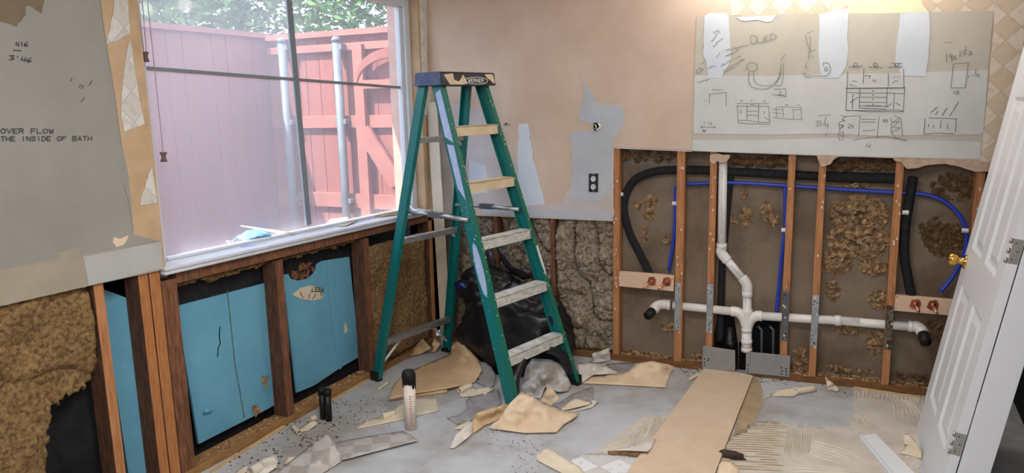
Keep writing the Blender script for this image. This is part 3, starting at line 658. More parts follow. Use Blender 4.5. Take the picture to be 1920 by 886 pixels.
# ---- cavities of the back wall
struct(MB().box(W, -.05, 3.45, .1, .118, -.1, 2.7).build('wall_cavity_back', 'cavity_brown'))
struct(strokes('backing_seam', [[(1165, 304), (1268, 310)], [(1170, 300), (1262, 306)], [(1372, 313), (1476, 316)], [(1552, 322), (1680, 326)]], lambda a, b: Bp(a, b, .0985), BN, .004, 'galv', None))
p = MB().box(W, 0.06, Bs(1378, 690)[0], 0, .095, 0, .038).build('bottom_plate', 'plate_wood', bevel=.003); tag(p, 'brown bottom plate along the back wall, from the corner to the black pipe gap', 'wood plate')
p = MB().box(W, Bs(1408, 690)[0], 3.25, 0, .095, 0, .038).build('bottom_plate', 'plate_wood', bevel=.003); tag(p, 'brown bottom plate along the back wall between the drain gap and the door', 'wood plate')
def stud_back(label, pt, pb, wpx, m='stud_wood', ztop=2.4, z0=.038, wm=.038):
    s0 = (Bs(*pt)[0]+Bs(*pb)[0])/2
    o = thing('wall_stud', label, 'stud', W(s0+wm/2, .045, z0))
    o2 = MB().box(W, s0, s0+wm, 0, .089, z0, ztop).build('post', m, o, bevel=.003)
    rg = random.Random(int(s0*1000))
    mb = MB()
    for k in range(9):
        z = rg.uniform(.2, 1.25); s = s0+rg.uniform(.006, wm-.006)
        mb.box(W, s-.004, s+.004, -.004, 0, z-.006, z+.006)
    mb.build('gypsum_crumb', 'gypsum', o); return o, s0
def nail_plate(st, s0, zt_, zb_, m, w=.036, seed=1):
    mb = MB().box(W, s0+.001, s0+.001+w, -.0025, 0, zb_, zt_)
    p_ = mb.build('nail_plate', m, st, bevel=.001)
    rg = random.Random(seed); h = MB()
    for zz in (zt_-.025, zt_-.05, zb_+.025, zb_+.05):
        for k in range(2):
            s = s0+.006+(w-.012)*rg.random(); c = W(s, -.0026, zz+rg.uniform(-.012, .012))
            h.tube([c, c-WN*.0006], .0035, 8)
    h.build('nail_hole', 'hole', p_)
stA, sa = stud_back('orange-brown stud where the grey insulation ends, left of the first copper valves', (1152, 290), (1147, 659), 14)
stB, sb = stud_back('orange-brown stud with a steel plate, just right of the left copper valve board', (1268.5, 290), (1264, 676), 16, wm=.046)
stC, sc = stud_back('orange-brown stud tight against the white vent pipe', (1330.5, 307), (1323.5, 647), 13)
stD, sd_ = stud_back('orange-brown stud with a dark steel plate, right of the drain tee', (1479, 293), (1462, 662), 13)
stE, se = stud_back('orange-brown stud left of the big fluffy insulation clump', (1536, 310), (1515, 701), 13)
stG, sg = stud_back('orange-brown stud left of the right-hand copper valve board', (1684, 317), (1648, 718), 13)
stH, sh = stud_back('rightmost orange-brown stud, partly hidden behind the white door', (1832, 330), (1826, 380), 14)
nail_plate(stB, sb, Bs(1272, 530)[1], Bs(1272, 619)[1], 'steel_zinc', .036, 1)
nail_plate(stC, sc, Bs(1330, 532)[1], Bs(1328, 623)[1], 'steel_zinc', .036, 2)
nail_plate(stD, sd_, Bs(1473, 545)[1], Bs(1468, 639)[1], 'steel_dark', .036, 3)
nail_plate(stE, se, Bs(1528, 553)[1], Bs(1525, 648)[1], 'steel_zinc', .036, 4)
nail_plate(stG, sg, Bs(1668, 572)[1], Bs(1664, 655)[1], 'steel_rust', .036, 5)
# thin stud edges between the grey insulation
for lab, xt in (('thin brown stud edge in the grey insulation, behind the ladder steps', 930), ('thin brown stud edge in the grey insulation, right of the ladder', 1036)):
    s = Bs(xt, 440)[0]; tag(MB().box(W, s-.013, s+.013, -.002, .089, .038, 1.3).build('wall_stud', 'stud_dark', bevel=.002), lab, 'stud')
s1 = Bs(930, 440)[0]; s2 = Bs(1036, 440)[0]
def gray_batt(lab, a0, a1, seed, dark=.0):
    mb = fluffy(W, a0, a1, .04, .9, .034, .05, .009, seed, None, .42)
    for v in mb.v:
        s = (v-WO).dot(WX); z = v.z
        q = abs(noise.noise(Vector((s*5, z*3.4, seed+5)))); g2 = abs(noise.noise(Vector((s*11, z*9, seed+2))))
        if q < .10: v += WN*.055*(1-q/.10)
        if g2 < .06: v += WN*.022*(1-g2/.06)
    o = mb.build('insulation_batt', 'insul_gray', smooth=True, solid=-.01); return tag(o, lab, 'insulation')
gray_batt('grey-brown insulation batt in the corner behind the leaning trim board', .1, s1-.015, 4.4)
gray_batt('grey-brown insulation batt between the two thin stud edges behind the ladder', s1+.015, s2-.015, 6.2)
gray_batt('grey-brown insulation batt right of the ladder, under the outlet', s2+.015, sa-.004, 9.7)

# crumbly insulation left on the backing
def residue(lab, spots, m, seed, size=.013, lift=.022):
    ss = [(*Bs(x, y, .1), rx/390., ry/390., n) for x, y, rx, ry, n in spots]
    mb = flakes(MB(), lambda a, d, c: W(a, .1+d, c), ss, size, lift, seed)
    return tag(mb.build('insulation_residue', m), lab, 'insulation crumbs', kind='stuff')
residue('brown insulation crumbs stuck inside the black pipe loop', [(1222, 375, 14, 14, 90), (1218, 402, 12, 14, 90), (1198, 385, 12, 10, 50), (1250, 450, 10, 8, 40), (1210, 440, 7, 20, 30), (1255, 612, 22, 10, 70), (1205, 660, 40, 5, 60)], 'fluff', 2)
residue('brown insulation tufts behind the cavity right of the vent pipe', [(1400, 405, 11, 20, 130), (1438, 395, 12, 20, 130), (1450, 412, 10, 12, 60), (1376, 410, 7, 8, 30), (1396, 360, 8, 12, 30), (1310, 668, 16, 4, 40)], 'fluff', 3)
residue('large fluffy tan insulation clump in the middle right cavity', [(1610, 400, 56, 40, 1000), (1610, 450, 60, 40, 1300), (1570, 490, 30, 26, 420), (1640, 500, 34, 16, 260), (1600, 345, 30, 10, 70), (1650, 560, 24, 20, 90), (1560, 540, 14, 24, 60), (1640, 640, 14, 30, 90), (1590, 615, 26, 14, 60), (1590, 690, 50, 4, 60)], 'fluff', 5, .014, .05)
residue('dark brown insulation crumbs in the cavity of the right copper valves', [(1790, 350, 44, 26, 260), (1780, 450, 46, 34, 420), (1745, 430, 20, 30, 90), (1760, 620, 40, 22, 130), (1720, 706, 50, 5, 70)], 'fluff_dark', 6, .013, .022)
residue('loose tan insulation scraps beside the right steel floor plate', [(1500, 680, 14, 18, 200), (1500, 660, 10, 10, 60)], 'fluff', 7, .016, .05)
def topfluff(lab, x0, x1, y, seed, n=180):
    return residue(lab, [(x0+(x1-x0)*(i+.5)/5, y+2*(i % 2), (x1-x0)/9, 9, n//5) for i in range(5)], 'fluff_dark', seed, .016, .045)
topfluff('brown insulation tufts at the top of the black pipe loop cavity', 1165, 1265, 292, 11, 120)
topfluff('brown insulation tufts above the pipes right of the vent pipe', 1372, 1476, 302, 12, 240)
topfluff('brown insulation tufts above the big fluffy clump cavity', 1552, 1680, 308, 13, 300)

# ================================================================== PIPES ON THE BACK WALL
def pp(px, py, d): return Bp(px, py, d)
def smooth_path(pts, n=8):
    """Catmull-Rom through points"""
    P = [pts[0]]+list(pts)+[pts[-1]]; out = []
    for i in range(1, len(P)-2):
        p0, p1, p2, p3 = P[i-1:i+3]
        for k in range(n):
            t = k/n; out.append(.5*((2*p1)+(p2-p0)*t+(2*p0-5*p1+4*p2-p3)*t*t+(3*p1-p0-3*p2+p3)*t**3))
    out.append(pts[-1]); return out
dr = thing('drain_pipe', 'white plastic drain pipe cross with two black-capped stubs across the stud bays', 'pipe', pp(1400, 655, .03))
DD = .028; RP = .0245; RF = .030
jc = pp(1401, 590, DD)
def tubeo(name, pts, r, m, parent, n=18, smooth=True): return MB().tube(pts, r, n).build(name, m, parent, smooth=smooth)
MBt = MB
# vertical vent
v0 = pp(1356, 292, DD); v1 = pp(1353, 468, DD); v2 = pp(1400, 540, DD)
tubeo('vent_pipe', [v0, v1], RP, 'pvc', dr)
tubeo('collar', [pp(1353, 456, DD), pp(1353, 466, DD)], RF, 'pvc', dr)
tubeo('elbow', smooth_path([pp(1353, 464, DD), pp(1352, 472, DD), pp(1358, 481, DD), pp(1364, 488, DD)], 5), RF, 'pvc', dr)
tubeo('offset_pipe', [pp(1362, 486, DD), pp(1393, 523, DD)], RP, 'pvc', dr)
tubeo('elbow', smooth_path([pp(1391, 520, DD), pp(1398, 529, DD), pp(1401, 536, DD), pp(1401, 546, DD)], 5), RF, 'pvc', dr)
tubeo('collar', [pp(1401, 545, DD), pp(1401, 556, DD)], RF, 'pvc', dr)
tubeo('stack_pipe', [pp(1401, 550, DD), pp(1400, 655, DD)], RP, 'pvc', dr)
tubeo('tee', smooth_path([pp(1401, 579, DD), pp(1400.5, 600, DD), pp(1400, 622, DD)], 3), RF, 'pvc', dr)
tubeo('tee_arm', smooth_path([pp(1371, 583, DD), pp(1384, 585, DD), pp(1394, 596, DD), pp(1399, 612, DD)], 5), [RF]*6+[RF*.96]*10, 'pvc', dr)
tubeo('tee_arm', smooth_path([pp(1429, 592, DD), pp(1418, 592, DD), pp(1407, 600, DD), pp(1401, 614, DD)], 5), [RF]*6+[RF*.96]*10, 'pvc', dr)
for a, b in ((614, 621), (636, 643), (651, 658)): tubeo('collar', [pp(1400, a, DD), pp(1400, b, DD)], RF*1.06, 'pvc', dr)
tubeo('coupling', [pp(1400, 622, DD), pp(1400, 656, DD)], RF*.98, 'pvc', dr)
lft = [pp(1372, 583, DD), pp(1262, 572, DD)]
tubeo('branch_pipe', lft, RP, 'pvc', dr)
tubeo('branch_pipe', [pp(1428, 592, DD), pp(1612, 603, DD)], RP, 'pvc', dr); tubeo('branch_pipe', [pp(1578, 601, DD), pp(1708, 612, DD)], RP, 'pvc', dr)
tubeo('coupling', [pp(1565, 600, DD), pp(1578, 601, DD)], RF, 'pvc', dr)
tubeo('collar', [pp(1250, 571, DD), pp(1257, 571.5, DD)], RF*1.03, 'pvc', dr)
tubeo('collar', [pp(1703, 611, DD), pp(1711, 612, DD)], RF*1.03, 'pvc', dr)
e1 = smooth_path([pp(1256, 571, DD), pp(1243, 570, DD), pp(1232, 573, .0), pp(1226, 580, -.035)], 6); tubeo('elbow', e1, RF, 'pvc', dr)
tubeo('stub', [pp(1228, 577, -.02), pp(1219, 587, -.075)], RP, 'pvc', dr)
tubeo('black_cap', [pp(1223, 583, -.065), pp(1214, 592, -.115)], RP*1.12, 'black_tape', dr, 14)
e1 = smooth_path([pp(1706, 612, DD), pp(1718, 612, DD), pp(1725, 616, 0), pp(1729, 622, -.035)], 6); tubeo('elbow', e1, RF, 'pvc', dr)
tubeo('stub', [pp(1728, 620, -.02), pp(1732, 629, -.075)], RP, 'pvc', dr)
tubeo('black_cap', [pp(1731, 626, -.065), pp(1736, 642, -.12)], RP*1.12, 'black_tape', dr, 14)
# paper torn round the vent top
mb = MB(); mb.poly_slab([pp(*q, -.016) for q in ragged([(1331, 290), (1347, 288), (1369, 291), (1362, 303), (1350, 305), (1344, 301), (1338, 308), (1331, 302)], 2, 4, 3)], WN*.006)
tag(mb.build('torn_paper', 'torn_lip'), 'torn drywall paper hanging round the top of the vent pipe', 'paper scrap')
# printing along the pipes
s_ = []
for i in range(38):
    y = 322+i*3.1; x = 1353.2-(y-322)*.010+(i % 3)*.5
    s_.append([(x-1, y), (x+1.2, y+.8)])
strokes('printing', s_, lambda a, b: pp(a, b, DD-RP), BN, .0022, 'print_gray', dr)
s_ = [[(1371+i*3.2, 500+i*3.7), (1373+i*3.2, 497+i*3.7)] for i in range(6)]
strokes('printing', s_, lambda a, b: pp(a, b, DD-RP-.002), BN, .0026, 'print_gray', dr)
s_ = [[(1397+(i % 2)*.5, 556+i*2.4), (1399, 556.5+i*2.4)] for i in range(9)]
strokes('printing', s_, lambda a, b: pp(a, b, DD-RP-.001), BN, .0022, 'print_red', dr)

def pipe_thing(name, label, pts, r, m, cat, clips=(), d=.06):
    root = thing(name, label, cat, pts[-1])
    MB().tube(smooth_path(pts, 8), r, 14).build('tube', m, root, smooth=True)
    for c in clips: MB().tube([c+WX*-.014, c+WX*.016], [.012, .012], 8).build('clip', 'white_paint', root)
    return root
PD = .062
pipe_thing('foam_covered_pipe', 'black foam-covered pipe looping down to the left copper valves', [pp(1540, 330, PD), pp(1400, 323, PD), pp(1330, 319, PD), pp(1270, 318, PD), pp(1225, 322, PD), pp(1190, 337, PD), pp(1173, 365, PD), pp(1170, 395, PD), pp(1180, 435, PD), pp(1197, 470, PD), pp(1216, 508, PD), pp(1222, 527, .045)], .024, 'pipe_foam', 'pipe', [pp(1164, 364, .04)])
pipe_thing('foam_covered_pipe', 'thick black foam-covered pipe running level, then hidden behind the right stud', [pp(1546, 330.4, PD), pp(1600, 332, PD), pp(1690, 334, PD)], .028, 'pipe_foam', 'pipe')
pipe_thing('foam_covered_pipe', 'black foam-covered pipe dropping to the right copper valves', [pp(1712, 332, .03), pp(1706, 370, .04), pp(1697, 430, .04), pp(1696, 480, .04), pp(1703, 525, .04), pp(1711, 568, .045)], .0235, 'pipe_foam', 'pipe', [pp(1697, 398, .016)])
pipe_thing('black_pipe', 'straight black pipe standing behind the white vent pipe', [pp(1369, 326, .07), pp(1362, 400, .07), pp(1354, 500, .07), pp(1350, 640, .07)], .021, 'pipe_foam', 'pipe')
RB = .0105
pipe_thing('blue_water_pipe', 'blue water pipe running level then curving round down to the right valves', [pp(1284, 345, .05), pp(1370, 342, .05), pp(1480, 348, .05), pp(1600, 356, .05), pp(1690, 361, .05), pp(1735, 364, .045), pp(1772, 378, .04), pp(1798, 402, .035), pp(1811, 432, .035), pp(1810, 470, .035), pp(1792, 510, .04), pp(1764, 546, .03)], RB, 'pex_blue', 'water pipe', [pp(1809, 432, .024)])
pipe_thing('blue_water_pipe', 'short blue water pipe dropping along the stud to the left valves', [pp(1267, 348, .045), pp(1266, 400, .045), pp(1263, 450, .045), pp(1254, 506, .05)], RB, 'pex_blue', 'water pipe', [pp(1265, 381, .03)])
pipe_thing('blue_water_pipe', 'blue water pipe dropping straight down beside the dark-plated stud', [pp(1472, 350, .045), pp(1472, 420, .045), pp(1466, 480, .045), pp(1456, 584, .045)], RB, 'pex_blue', 'water pipe', [pp(1470, 431, .03)])
# copper valve boards
def valve_board(lab, tl, tr, bl, br, stubs, tips):
    base = pp((bl[0]+br[0])/2, (bl[1]+br[1])/2, 0)
    o = thing('valve_board', lab, 'board', base)
    f = [pp(*q, .001) for q in (bl, br, tr, tl)]
    MB().hexa(f, [p+WN*.036 for p in f]).build('board', 'pale_pine', o, bevel=.002)
    for (x, y), (tx, ty) in zip(stubs, tips):
        c = pp(x, y, 0)
        mb = MB(); s, z = Bs(x, y)
        pts = [(s-.028, z-.014), (s-.018, z+.024), (s+.014, z+.031), (s+.027, z+.010), (s+.020, z-.025), (s-.008, z-.027)]
        mb.hexa([W(a, -.0005, b) for a, b in pts], [W(a, -.003, b) for a, b in pts])
        fl = mb.build('copper_flange', 'copper', o, bevel=.001)
        MB().tube([c+WN*.0, pp(tx, ty, -.075)], .0082, 12).build('stub_pipe', 'copper_pipe', fl, smooth=True)
        MB().tube([c-WN*.002, c-WN*.014], .014, 12).build('ferrule', 'copper', fl, smooth=True)
        MB().tube([c-WN*.004+WX*.012, c-WN*.004+WX*.02-Vector((0, 0, .012))], .006, 10).build('elbow_ear', 'copper', fl, smooth=True)
    for x, y in ((tl[0]+3, tl[1]+3), (bl[0]+4, bl[1]-5), (tr[0]-4, tr[1]+6)):
        MB().tube([pp(x, y, .001), pp(x, y, -.0008)], .004, 8).build('screw', 'steel_dark', o)
    return o
valve_board('pale pine board with two copper stubs in the left stud bay', (1158, 509), (1264, 517), (1157, 536), (1263, 546), [(1222, 527), (1250, 528)], [(1208, 539), (1235, 541)])
valve_board('pale pine board with two copper stubs, beside the door knob', (1679, 553), (1790, 563), (1676, 582), (1788, 592), [(1716, 570), (1749, 572)], [(1722, 583), (1756, 586)])

# steel floor plates, and black panels standing for the shaded wall openings
def floor_plate(lab, px, d, m='steel_plate', holes=()):
    pts = [pp(*q, d) for q in px]; o = MB().poly_slab(pts, -WN*.0025).build('steel_plate', m, bevel=.001); tag(o, lab, 'steel plate')
    if holes:
        h = MB()
        for x, y in holes: c = pp(x, y, d-.0026); h.tube([c, c-WN*.0006], .0042, 8)
        h.build('nail_hole', 'hole', o)
floor_plate('grey steel plate at floor level left of the drain, partly behind the tan plank', [(1318, 647), (1378.5, 656), (1378.5, 695), (1317, 692)], -.004, holes=[(1321, 672), (1321, 679), (1329, 672), (1328, 675), (1321, 684)])
floor_plate('narrow grey steel strip under the drain pipe end', [(1399, 659), (1407, 660), (1406, 699), (1398, 697)], -.002, holes=[(1402, 684), (1402, 690), (1402, 695)])
floor_plate('grey steel plate at floor level right of the drain', [(1407.5, 659), (1482, 666), (1480, 706), (1406, 699)], -.006, holes=[(1465, 689), (1474, 691), (1465, 700), (1475, 702), (1474, 696), (1466, 695)])
o = MB().poly_slab([pp(*q, .094) for q in [(1376, 590), (1384, 646), (1384, 740), (1337, 735), (1337, 640), (1345, 592)]], WN*-.004).build('recess_shade_panel', 'hole'); tag(o, 'black panel standing for shade in the wall behind the drain, left of the stack', 'shade panel')
o = MB().poly_slab([pp(*q, .094) for q in [(1412, 598), (1462, 600), (1460, 735), (1384, 730), (1386, 640), (1402, 640)]], WN*-.004).build('recess_shade_panel', 'hole'); tag(o, 'black panel standing for shade in the wall behind the drain, right of the stack', 'shade panel')
o = MB().tube([pp(1369, 700, .06), pp(1369, 612, .06)], [.024, .024], 14); o.tube([pp(1369, 652, .06), pp(1369, 636, .06)], .030, 14)
tag(o.build('old_drain_pipe', 'black_plastic', smooth=True), 'old black drain pipe stub in the dark opening left of the stack', 'pipe')
for lab, xx in (('thin grey pipe in the dark opening, nearer the drain stack', 1427), ('thin grey pipe in the dark opening, nearer the dark-plated stud', 1449)):
    tag(MB().tube([pp(xx, 715, .07), pp(xx+1, 618, .07), pp(xx-6, 611, .07)], .008, 10).build('old_water_pipe', 'steel_dark', smooth=True), lab, 'pipe')

# outlet, old switch hole, wall anchor
c = pp(1113, 342, -.013)
o = thing('power_outlet', 'white duplex outlet without a cover plate on dark blue backing', 'outlet', pp(1113, 360, -.0135))
q = [pp(x, y, -.0145) for x, y in ((1104, 325), (1122, 325), (1121.5, 360), (1104, 359.5))]
MB().poly_slab(q, BN*.003).build('backing', 'cap_black', o)
for y in (335, 350):
    e = pp(1112.5, y, -.0175)
    mb = MB(); pts = [e+WX*.014*math.cos(t*.3927)*1.1+Vector((0, 0, .017*math.sin(t*.3927))) for t in range(16)]; mb.hexa(pts, [p+BN*.006 for p in pts])
    f = mb.build('receptacle', 'white_paint', o, bevel=.001)
    for dx in (-.006, .006): MB().box(lambda a, b, c_: e+WX*a+BN*b+Vector((0, 0, c_)), dx-.0014, dx+.0014, .006, .0066, -.001, .010).build('slot', 'hole', f)
for y in (326.5, 358): e = pp(1112.5, y, -.0178); MB().tube([e, e+BN*.002], .004, 8).build('screw', 'satin_steel', o)
o = thing('switch_box', 'old torn switch hole with a white toggle in the blue-grey spackle', 'switch', pp(1120, 246, -.0165))
MB().poly_slab([pp(*q, -.0162) for q in ragged([(1113, 230), (1123, 230), (1126, 240), (1120, 246), (1113, 243)], 1.5, 3, 2)], BN*.003).build('hole_rim', 'hole', o)
MB().tube(smooth_path([pp(1122, 231, -.019), pp(1125, 238, -.022), pp(1119, 244, -.02)], 5), .006, 8).build('toggle', 'white_paint', o, smooth=True)
MB().tube(smooth_path([pp(1115, 233, -.019), pp(1118, 237, -.026), pp(1116, 242, -.02)], 5), .004, 8).build('wire', 'paint_cream', o, smooth=True)
o = thing('wall_anchor', 'tiny blue-white wall anchor in the wall right of the ladder top', 'wall anchor', pp(949, 236, -.014))
for dx in (-4, 0, 4): MB().tube([pp(949+dx, 232+abs(dx)*.3, -.012), pp(949+dx*1.3, 232, -.022)], [.007, .004], 8).build('plug', 'sticker' if dx else 'cap_black', o, smooth=True)

# ================================================================== LADDER
ld = thing('step_ladder', 'green fibreglass step ladder with alloy steps and paint-splashed black top', 'ladder', (1.0, -.83, 0))
TH = .2227; LWd = Vector((math.sin(TH), math.cos(TH), 0)); LNn = Vector((-math.cos(TH), math.sin(TH), 0)); LB = Vector((1.123, -.8189, 0)); LA, LW0, LTP = .3282, .5474, .1116
def lfront(z, side, dn=0, dw=0): return LB+Vector((0, 0, z))+LNn*(LA*z+dn)+LWd*(side*(LW0-LTP*z)/2+dw)
RLb, RLt = Vector((.046, -.954, 0)), Vector((.3895, -.848, 1.7)); RRb, RRt = Vector((.165, -.3246, 0)), Vector((.4705, -.4904, 1.7))
def lrear(z, side):
    a, b = ((RLb, RLt) if side < 0 else (RRb, RRt)); return a+(b-a)*(z/1.7)
def channel(c0, c1, side, depth, fl, th=.005):
    """C section rail: web outside, flanges pointing in; side -1 left, +1 right; returns (web, flanges)"""
    def sec(c, a0, a1, b0, b1): return [c+LNn*a0-LWd*side*b0, c+LNn*a1-LWd*side*b0, c+LNn*a1-LWd*side*b1, c+LNn*a0-LWd*side*b1]
    web = MB().hexa(sec(c0, 0, depth, 0, th), sec(c1, 0, depth, 0, th))
    fr = MB().hexa(sec(c0, -.001, th, -.001, fl), sec(c1, -.001, th, -.001, fl)); bk = MB().hexa(sec(c0, depth-th, depth, 0, fl), sec(c1, depth-th, depth, 0, fl))
    return web, fr, bk
for side in (-1, 1):
    web, fr, bk = channel(lfront(.012, side, 0, side*.012), lfront(1.73, side, 0, side*.012), side, .078, .030)
    rl = web.build('front_rail', 'ladder_green', ld, bevel=.001); fr.build('flange', 'ladder_flange', rl, bevel=.001); bk.build('flange', 'ladder_green', rl, bevel=.001)
    web, fr, bk = channel(lrear(.012, side)-LNn*.03+LWd*side*.006, lrear(1.70, side)-LNn*.03+LWd*side*.006, side, .058, .028)
    rl = web.build('rear_rail', 'ladder_green', ld, bevel=.001); fr.build('flange', 'ladder_green', rl, bevel=.001); bk.build('flange', 'ladder_green', rl, bevel=.001)
    # feet
    for nm, c, dp in (('front_foot', lfront(0, side, -.004, side*.016), .086), ('rear_foot', lrear(0, side)-LNn*.034+LWd*side*.010, .066)):
        mb = MB(); q = lambda a, b, z: c+LNn*a-LWd*side*b+Vector((0, 0, z))
        mb.box(q, 0, dp, 0, .038, 0, .022); mb.box(q, 0, dp, 0, .008, .022, .06); mb.build(nm, 'black_plastic', ld, bevel=.003)
for i in range(5):
    z = .2941+.297*i; m = ['alloy_dusty', 'alloy_dusty', 'alloy_dusty', 'paint_cream', 'paint_cream'][i]
    hw = (LW0-LTP*z)/2-.0
    q = lambda a, b, c: LB+Vector((0, 0, z+c))+LNn*(LA*z+a)+LWd*b
    mb = MB(); mb.box(q, -.003, .080, -hw+.006, hw-.006, -.006, 0); mb.box(q, -.003, .001, -hw+.006, hw-.006, -.052, 0); mb.box(q, .076, .080, -hw+.006, hw-.006, -.045, 0)
    for k in range(6): mb.box(q, .006+k*.012, .011+k*.012, -hw+.008, hw-.008, 0, .0018)
    o = mb.build('step', m, ld, bevel=.0012)
    for sgn in (-1, 1):
        MB().tube([q(-.004, sgn*(hw-.012), -.03), q(-.008, sgn*(hw-.012), -.03)], .006, 8).build('rivet', 'alloy', o)
        if i: MB().hexa([q(.02, sgn*(hw-.006), -.055), q(.06, sgn*(hw-.006), -.055), q(.06, sgn*(hw-.05), -.008), q(.02, sgn*(hw-.05), -.008)], [q(.02, sgn*(hw-.010), -.058), q(.06, sgn*(hw-.010), -.058), q(.06, sgn*(hw-.054), -.011), q(.02, sgn*(hw-.054), -.011)]).build('step_brace', 'alloy', o)
# top cap with paint
zc = 1.70; hwc = (LW0-LTP*1.75)/2+.045
qc = lambda a, b, c: LB+Vector((0, 0, zc+c))+LNn*(LA*zc+a)+LWd*b
sec = [(-.030, 0), (-.024, .060), (-.016, .072), (.165, .072), (.172, .06), (.180, 0)]
mb = MB().hexa([qc(a, -hwc, c) for a, c in sec], [qc(a, hwc, c) for a, c in sec])
cap = mb.build('top_cap', 'cap_black', ld, bevel=.004)
MB().hexa([qc(a*.96+.003, -hwc-.0015, c*.95+.002) for a, c in sec], [qc(a*.96+.003, -hwc, c*.95+.002) for a, c in sec]).build('cap_end', 'cap_side', cap, bevel=.001)
def capf(u, v): return qc(-.030+.006*v/.06-.0012, u, v)       # front face of the cap
def smear(pts, seed): return MB().poly_slab([capf(*p) for p in pts], -LNn*.0010).build('paint_smear', 'paint_cream', cap)
smear([(-.20, .055), (-.13, .064), (-.125, .03), (-.09, .02), (-.07, .035), (-.05, .058), (-.035, .04), (-.02, .01), (-.06, .004), (-.16, .004), (-.18, .03)], 1)
smear([(.13, .062), (.20, .064), (.215, .02), (.20, .01), (.175, .03), (.15, .04)], 2)
oval = [(.055+.095*math.cos(t*.2618), .026+.019*math.sin(t*.2618)) for t in range(25)]
mb = MB()
for a, b in zip(oval, oval[1:]): mb.ribbon([capf(*a)-LNn*.0012, capf(*b)-LNn*.0012], -LNn, .003)
for p_ in write('WERNER', -.012, 0, .022, .017): mb.ribbon([capf(x, .035-y)-LNn*.0012 for x, y in p_], -LNn, .0034)
mb.build('lettering', 'white_ink', cap)
# rear braces, spreaders, foot braces
def zat(fn, ypx):
    lo, hi = 0, 1.75
    for _ in range(40):
        m_ = (lo+hi)/2
        if project(fn(m_))[1] > ypx: lo = m_
        else: hi = m_
    return lo
for yl in (638, 448, 258):
    z = zat(lambda t: lrear(t, -1), yl); a, b = lrear(z, -1), lrear(z, 1)
    q = lambda u, v, w: a+(b-a)*u+LNn*v+Vector((0, 0, w))
    mb = MB().box(q, .01, .99, -.02, .02, -.004, 0); mb.box(q, .01, .99, -.021, -.017, -.032, 0)
    br = mb.build('rear_brace', 'alloy', ld, bevel=.001)
    dz = .17 if yl > 600 else .06
    for u0, sgn in ((.0, 1), (1.0, -1)):
        c0 = a+(b-a)*(u0+sgn*(.28 if yl > 600 else .12)); e0 = lrear(z-dz, -1 if sgn > 0 else 1)
        MB().tube([c0-Vector((0, 0, .02)), e0+(b-a)*sgn*.03], .008, 8).build('strut', 'alloy_dusty', br)
for side in (-1, 1):
    fz_ = zat(lambda t: lfront(t, side, .04), 411 if side < 0 else 391); rz_ = zat(lambda t: lrear(t, side), 397 if side < 0 else 383)
    a = lrear(rz_, side)+LWd*side*-.02; b = lfront(fz_, side, .03)+LWd*side*.018*(-1 if side > 0 else 1); mid = a+(b-a)*.5+Vector((0, 0, .004))
    sp = MB().tube([a, mid+(b-a)*.04], .010, 10).build('spreader', 'alloy', ld, smooth=True)
    MB().tube([mid-(b-a)*.05, b], .0125, 10).build('arm', 'alloy', sp, smooth=True)
    MB().box(lambda u, v, w: mid+(b-a).normalized()*u+LWd*v+Vector((0, 0, w)), -.05, .05, -.012, .012, -.016, .016).build('hinge_block', 'steel_dark', sp, bevel=.002)
    # black foot brace below the bottom step
    z5 = .24; c0 = lfront(z5, side, .03)-LWd*side*.15; c1 = lfront(.06, side, .03)-LWd*side*.012
    mid = (c0+c1)/2+LWd*side*.03+Vector((0, 0, .03))
    MB().tube(smooth_path([c0, mid, c1], 6), [.022]*4+[.026]*9, 10).build('foot_brace', 'black_plastic', ld, smooth=True)
# labels and paint on the rails (lie on the outer web of the left rail)
def webp(z, a): return lfront(z, -1, a, -.0125)
def weblabel(name, zz, m):
    pts = [webp(z, a) for z, a in zz]; return MB().poly_slab(pts, -LWd*.0012).build(name, m, ld)
weblabel('label', [(1.68, .018), (1.66, .060), (1.43, .064), (1.40, .012)], 'sticker')
weblabel('label', [(1.385, .014), (1.39, .062), (1.16, .058), (1.10, .020)], 'sticker')
weblabel('label', [(.74+.14*math.sin(t*.524), .036+.026*math.cos(t*.524)) for t in range(12)], 'sticker')
pts = [lfront(z, 1, -.0015, .012-w) for z, w in ((.80, .004), (.79, .02), (.70, .022), (.62, .012), (.66, .004))]
MB().poly_slab(pts, -LNn*.001).build('label', 'white_paint', ld)
rg = random.Random(5); mb = MB()
for k in range(60):
    side = rg.choice((-1, 1)); z = rg.uniform(.1, 1.65)
    c = lfront(z, side, -.0012, side*.012-side*rg.uniform(.003, .027)); r_ = rg.uniform(.0015, .0045)
    pts = [c+LWd*r_*math.cos(t*1.047)+Vector((0, 0, r_*1.4*math.sin(t*1.047))) for t in range(6)]; mb.poly_slab(pts, -LNn*.0008)
for k in range(26):
    z = rg.uniform(.1, 1.6); c = webp(z, rg.uniform(.005, .07)); r_ = rg.uniform(.0015, .004)
    pts = [c+LNn*r_*math.cos(t*1.047)+Vector((0, 0, r_*1.5*math.sin(t*1.047))) for t in range(6)]; mb.poly_slab(pts, -LWd*.0008)
mb.build('paint_speckle', 'paint_cream', ld)

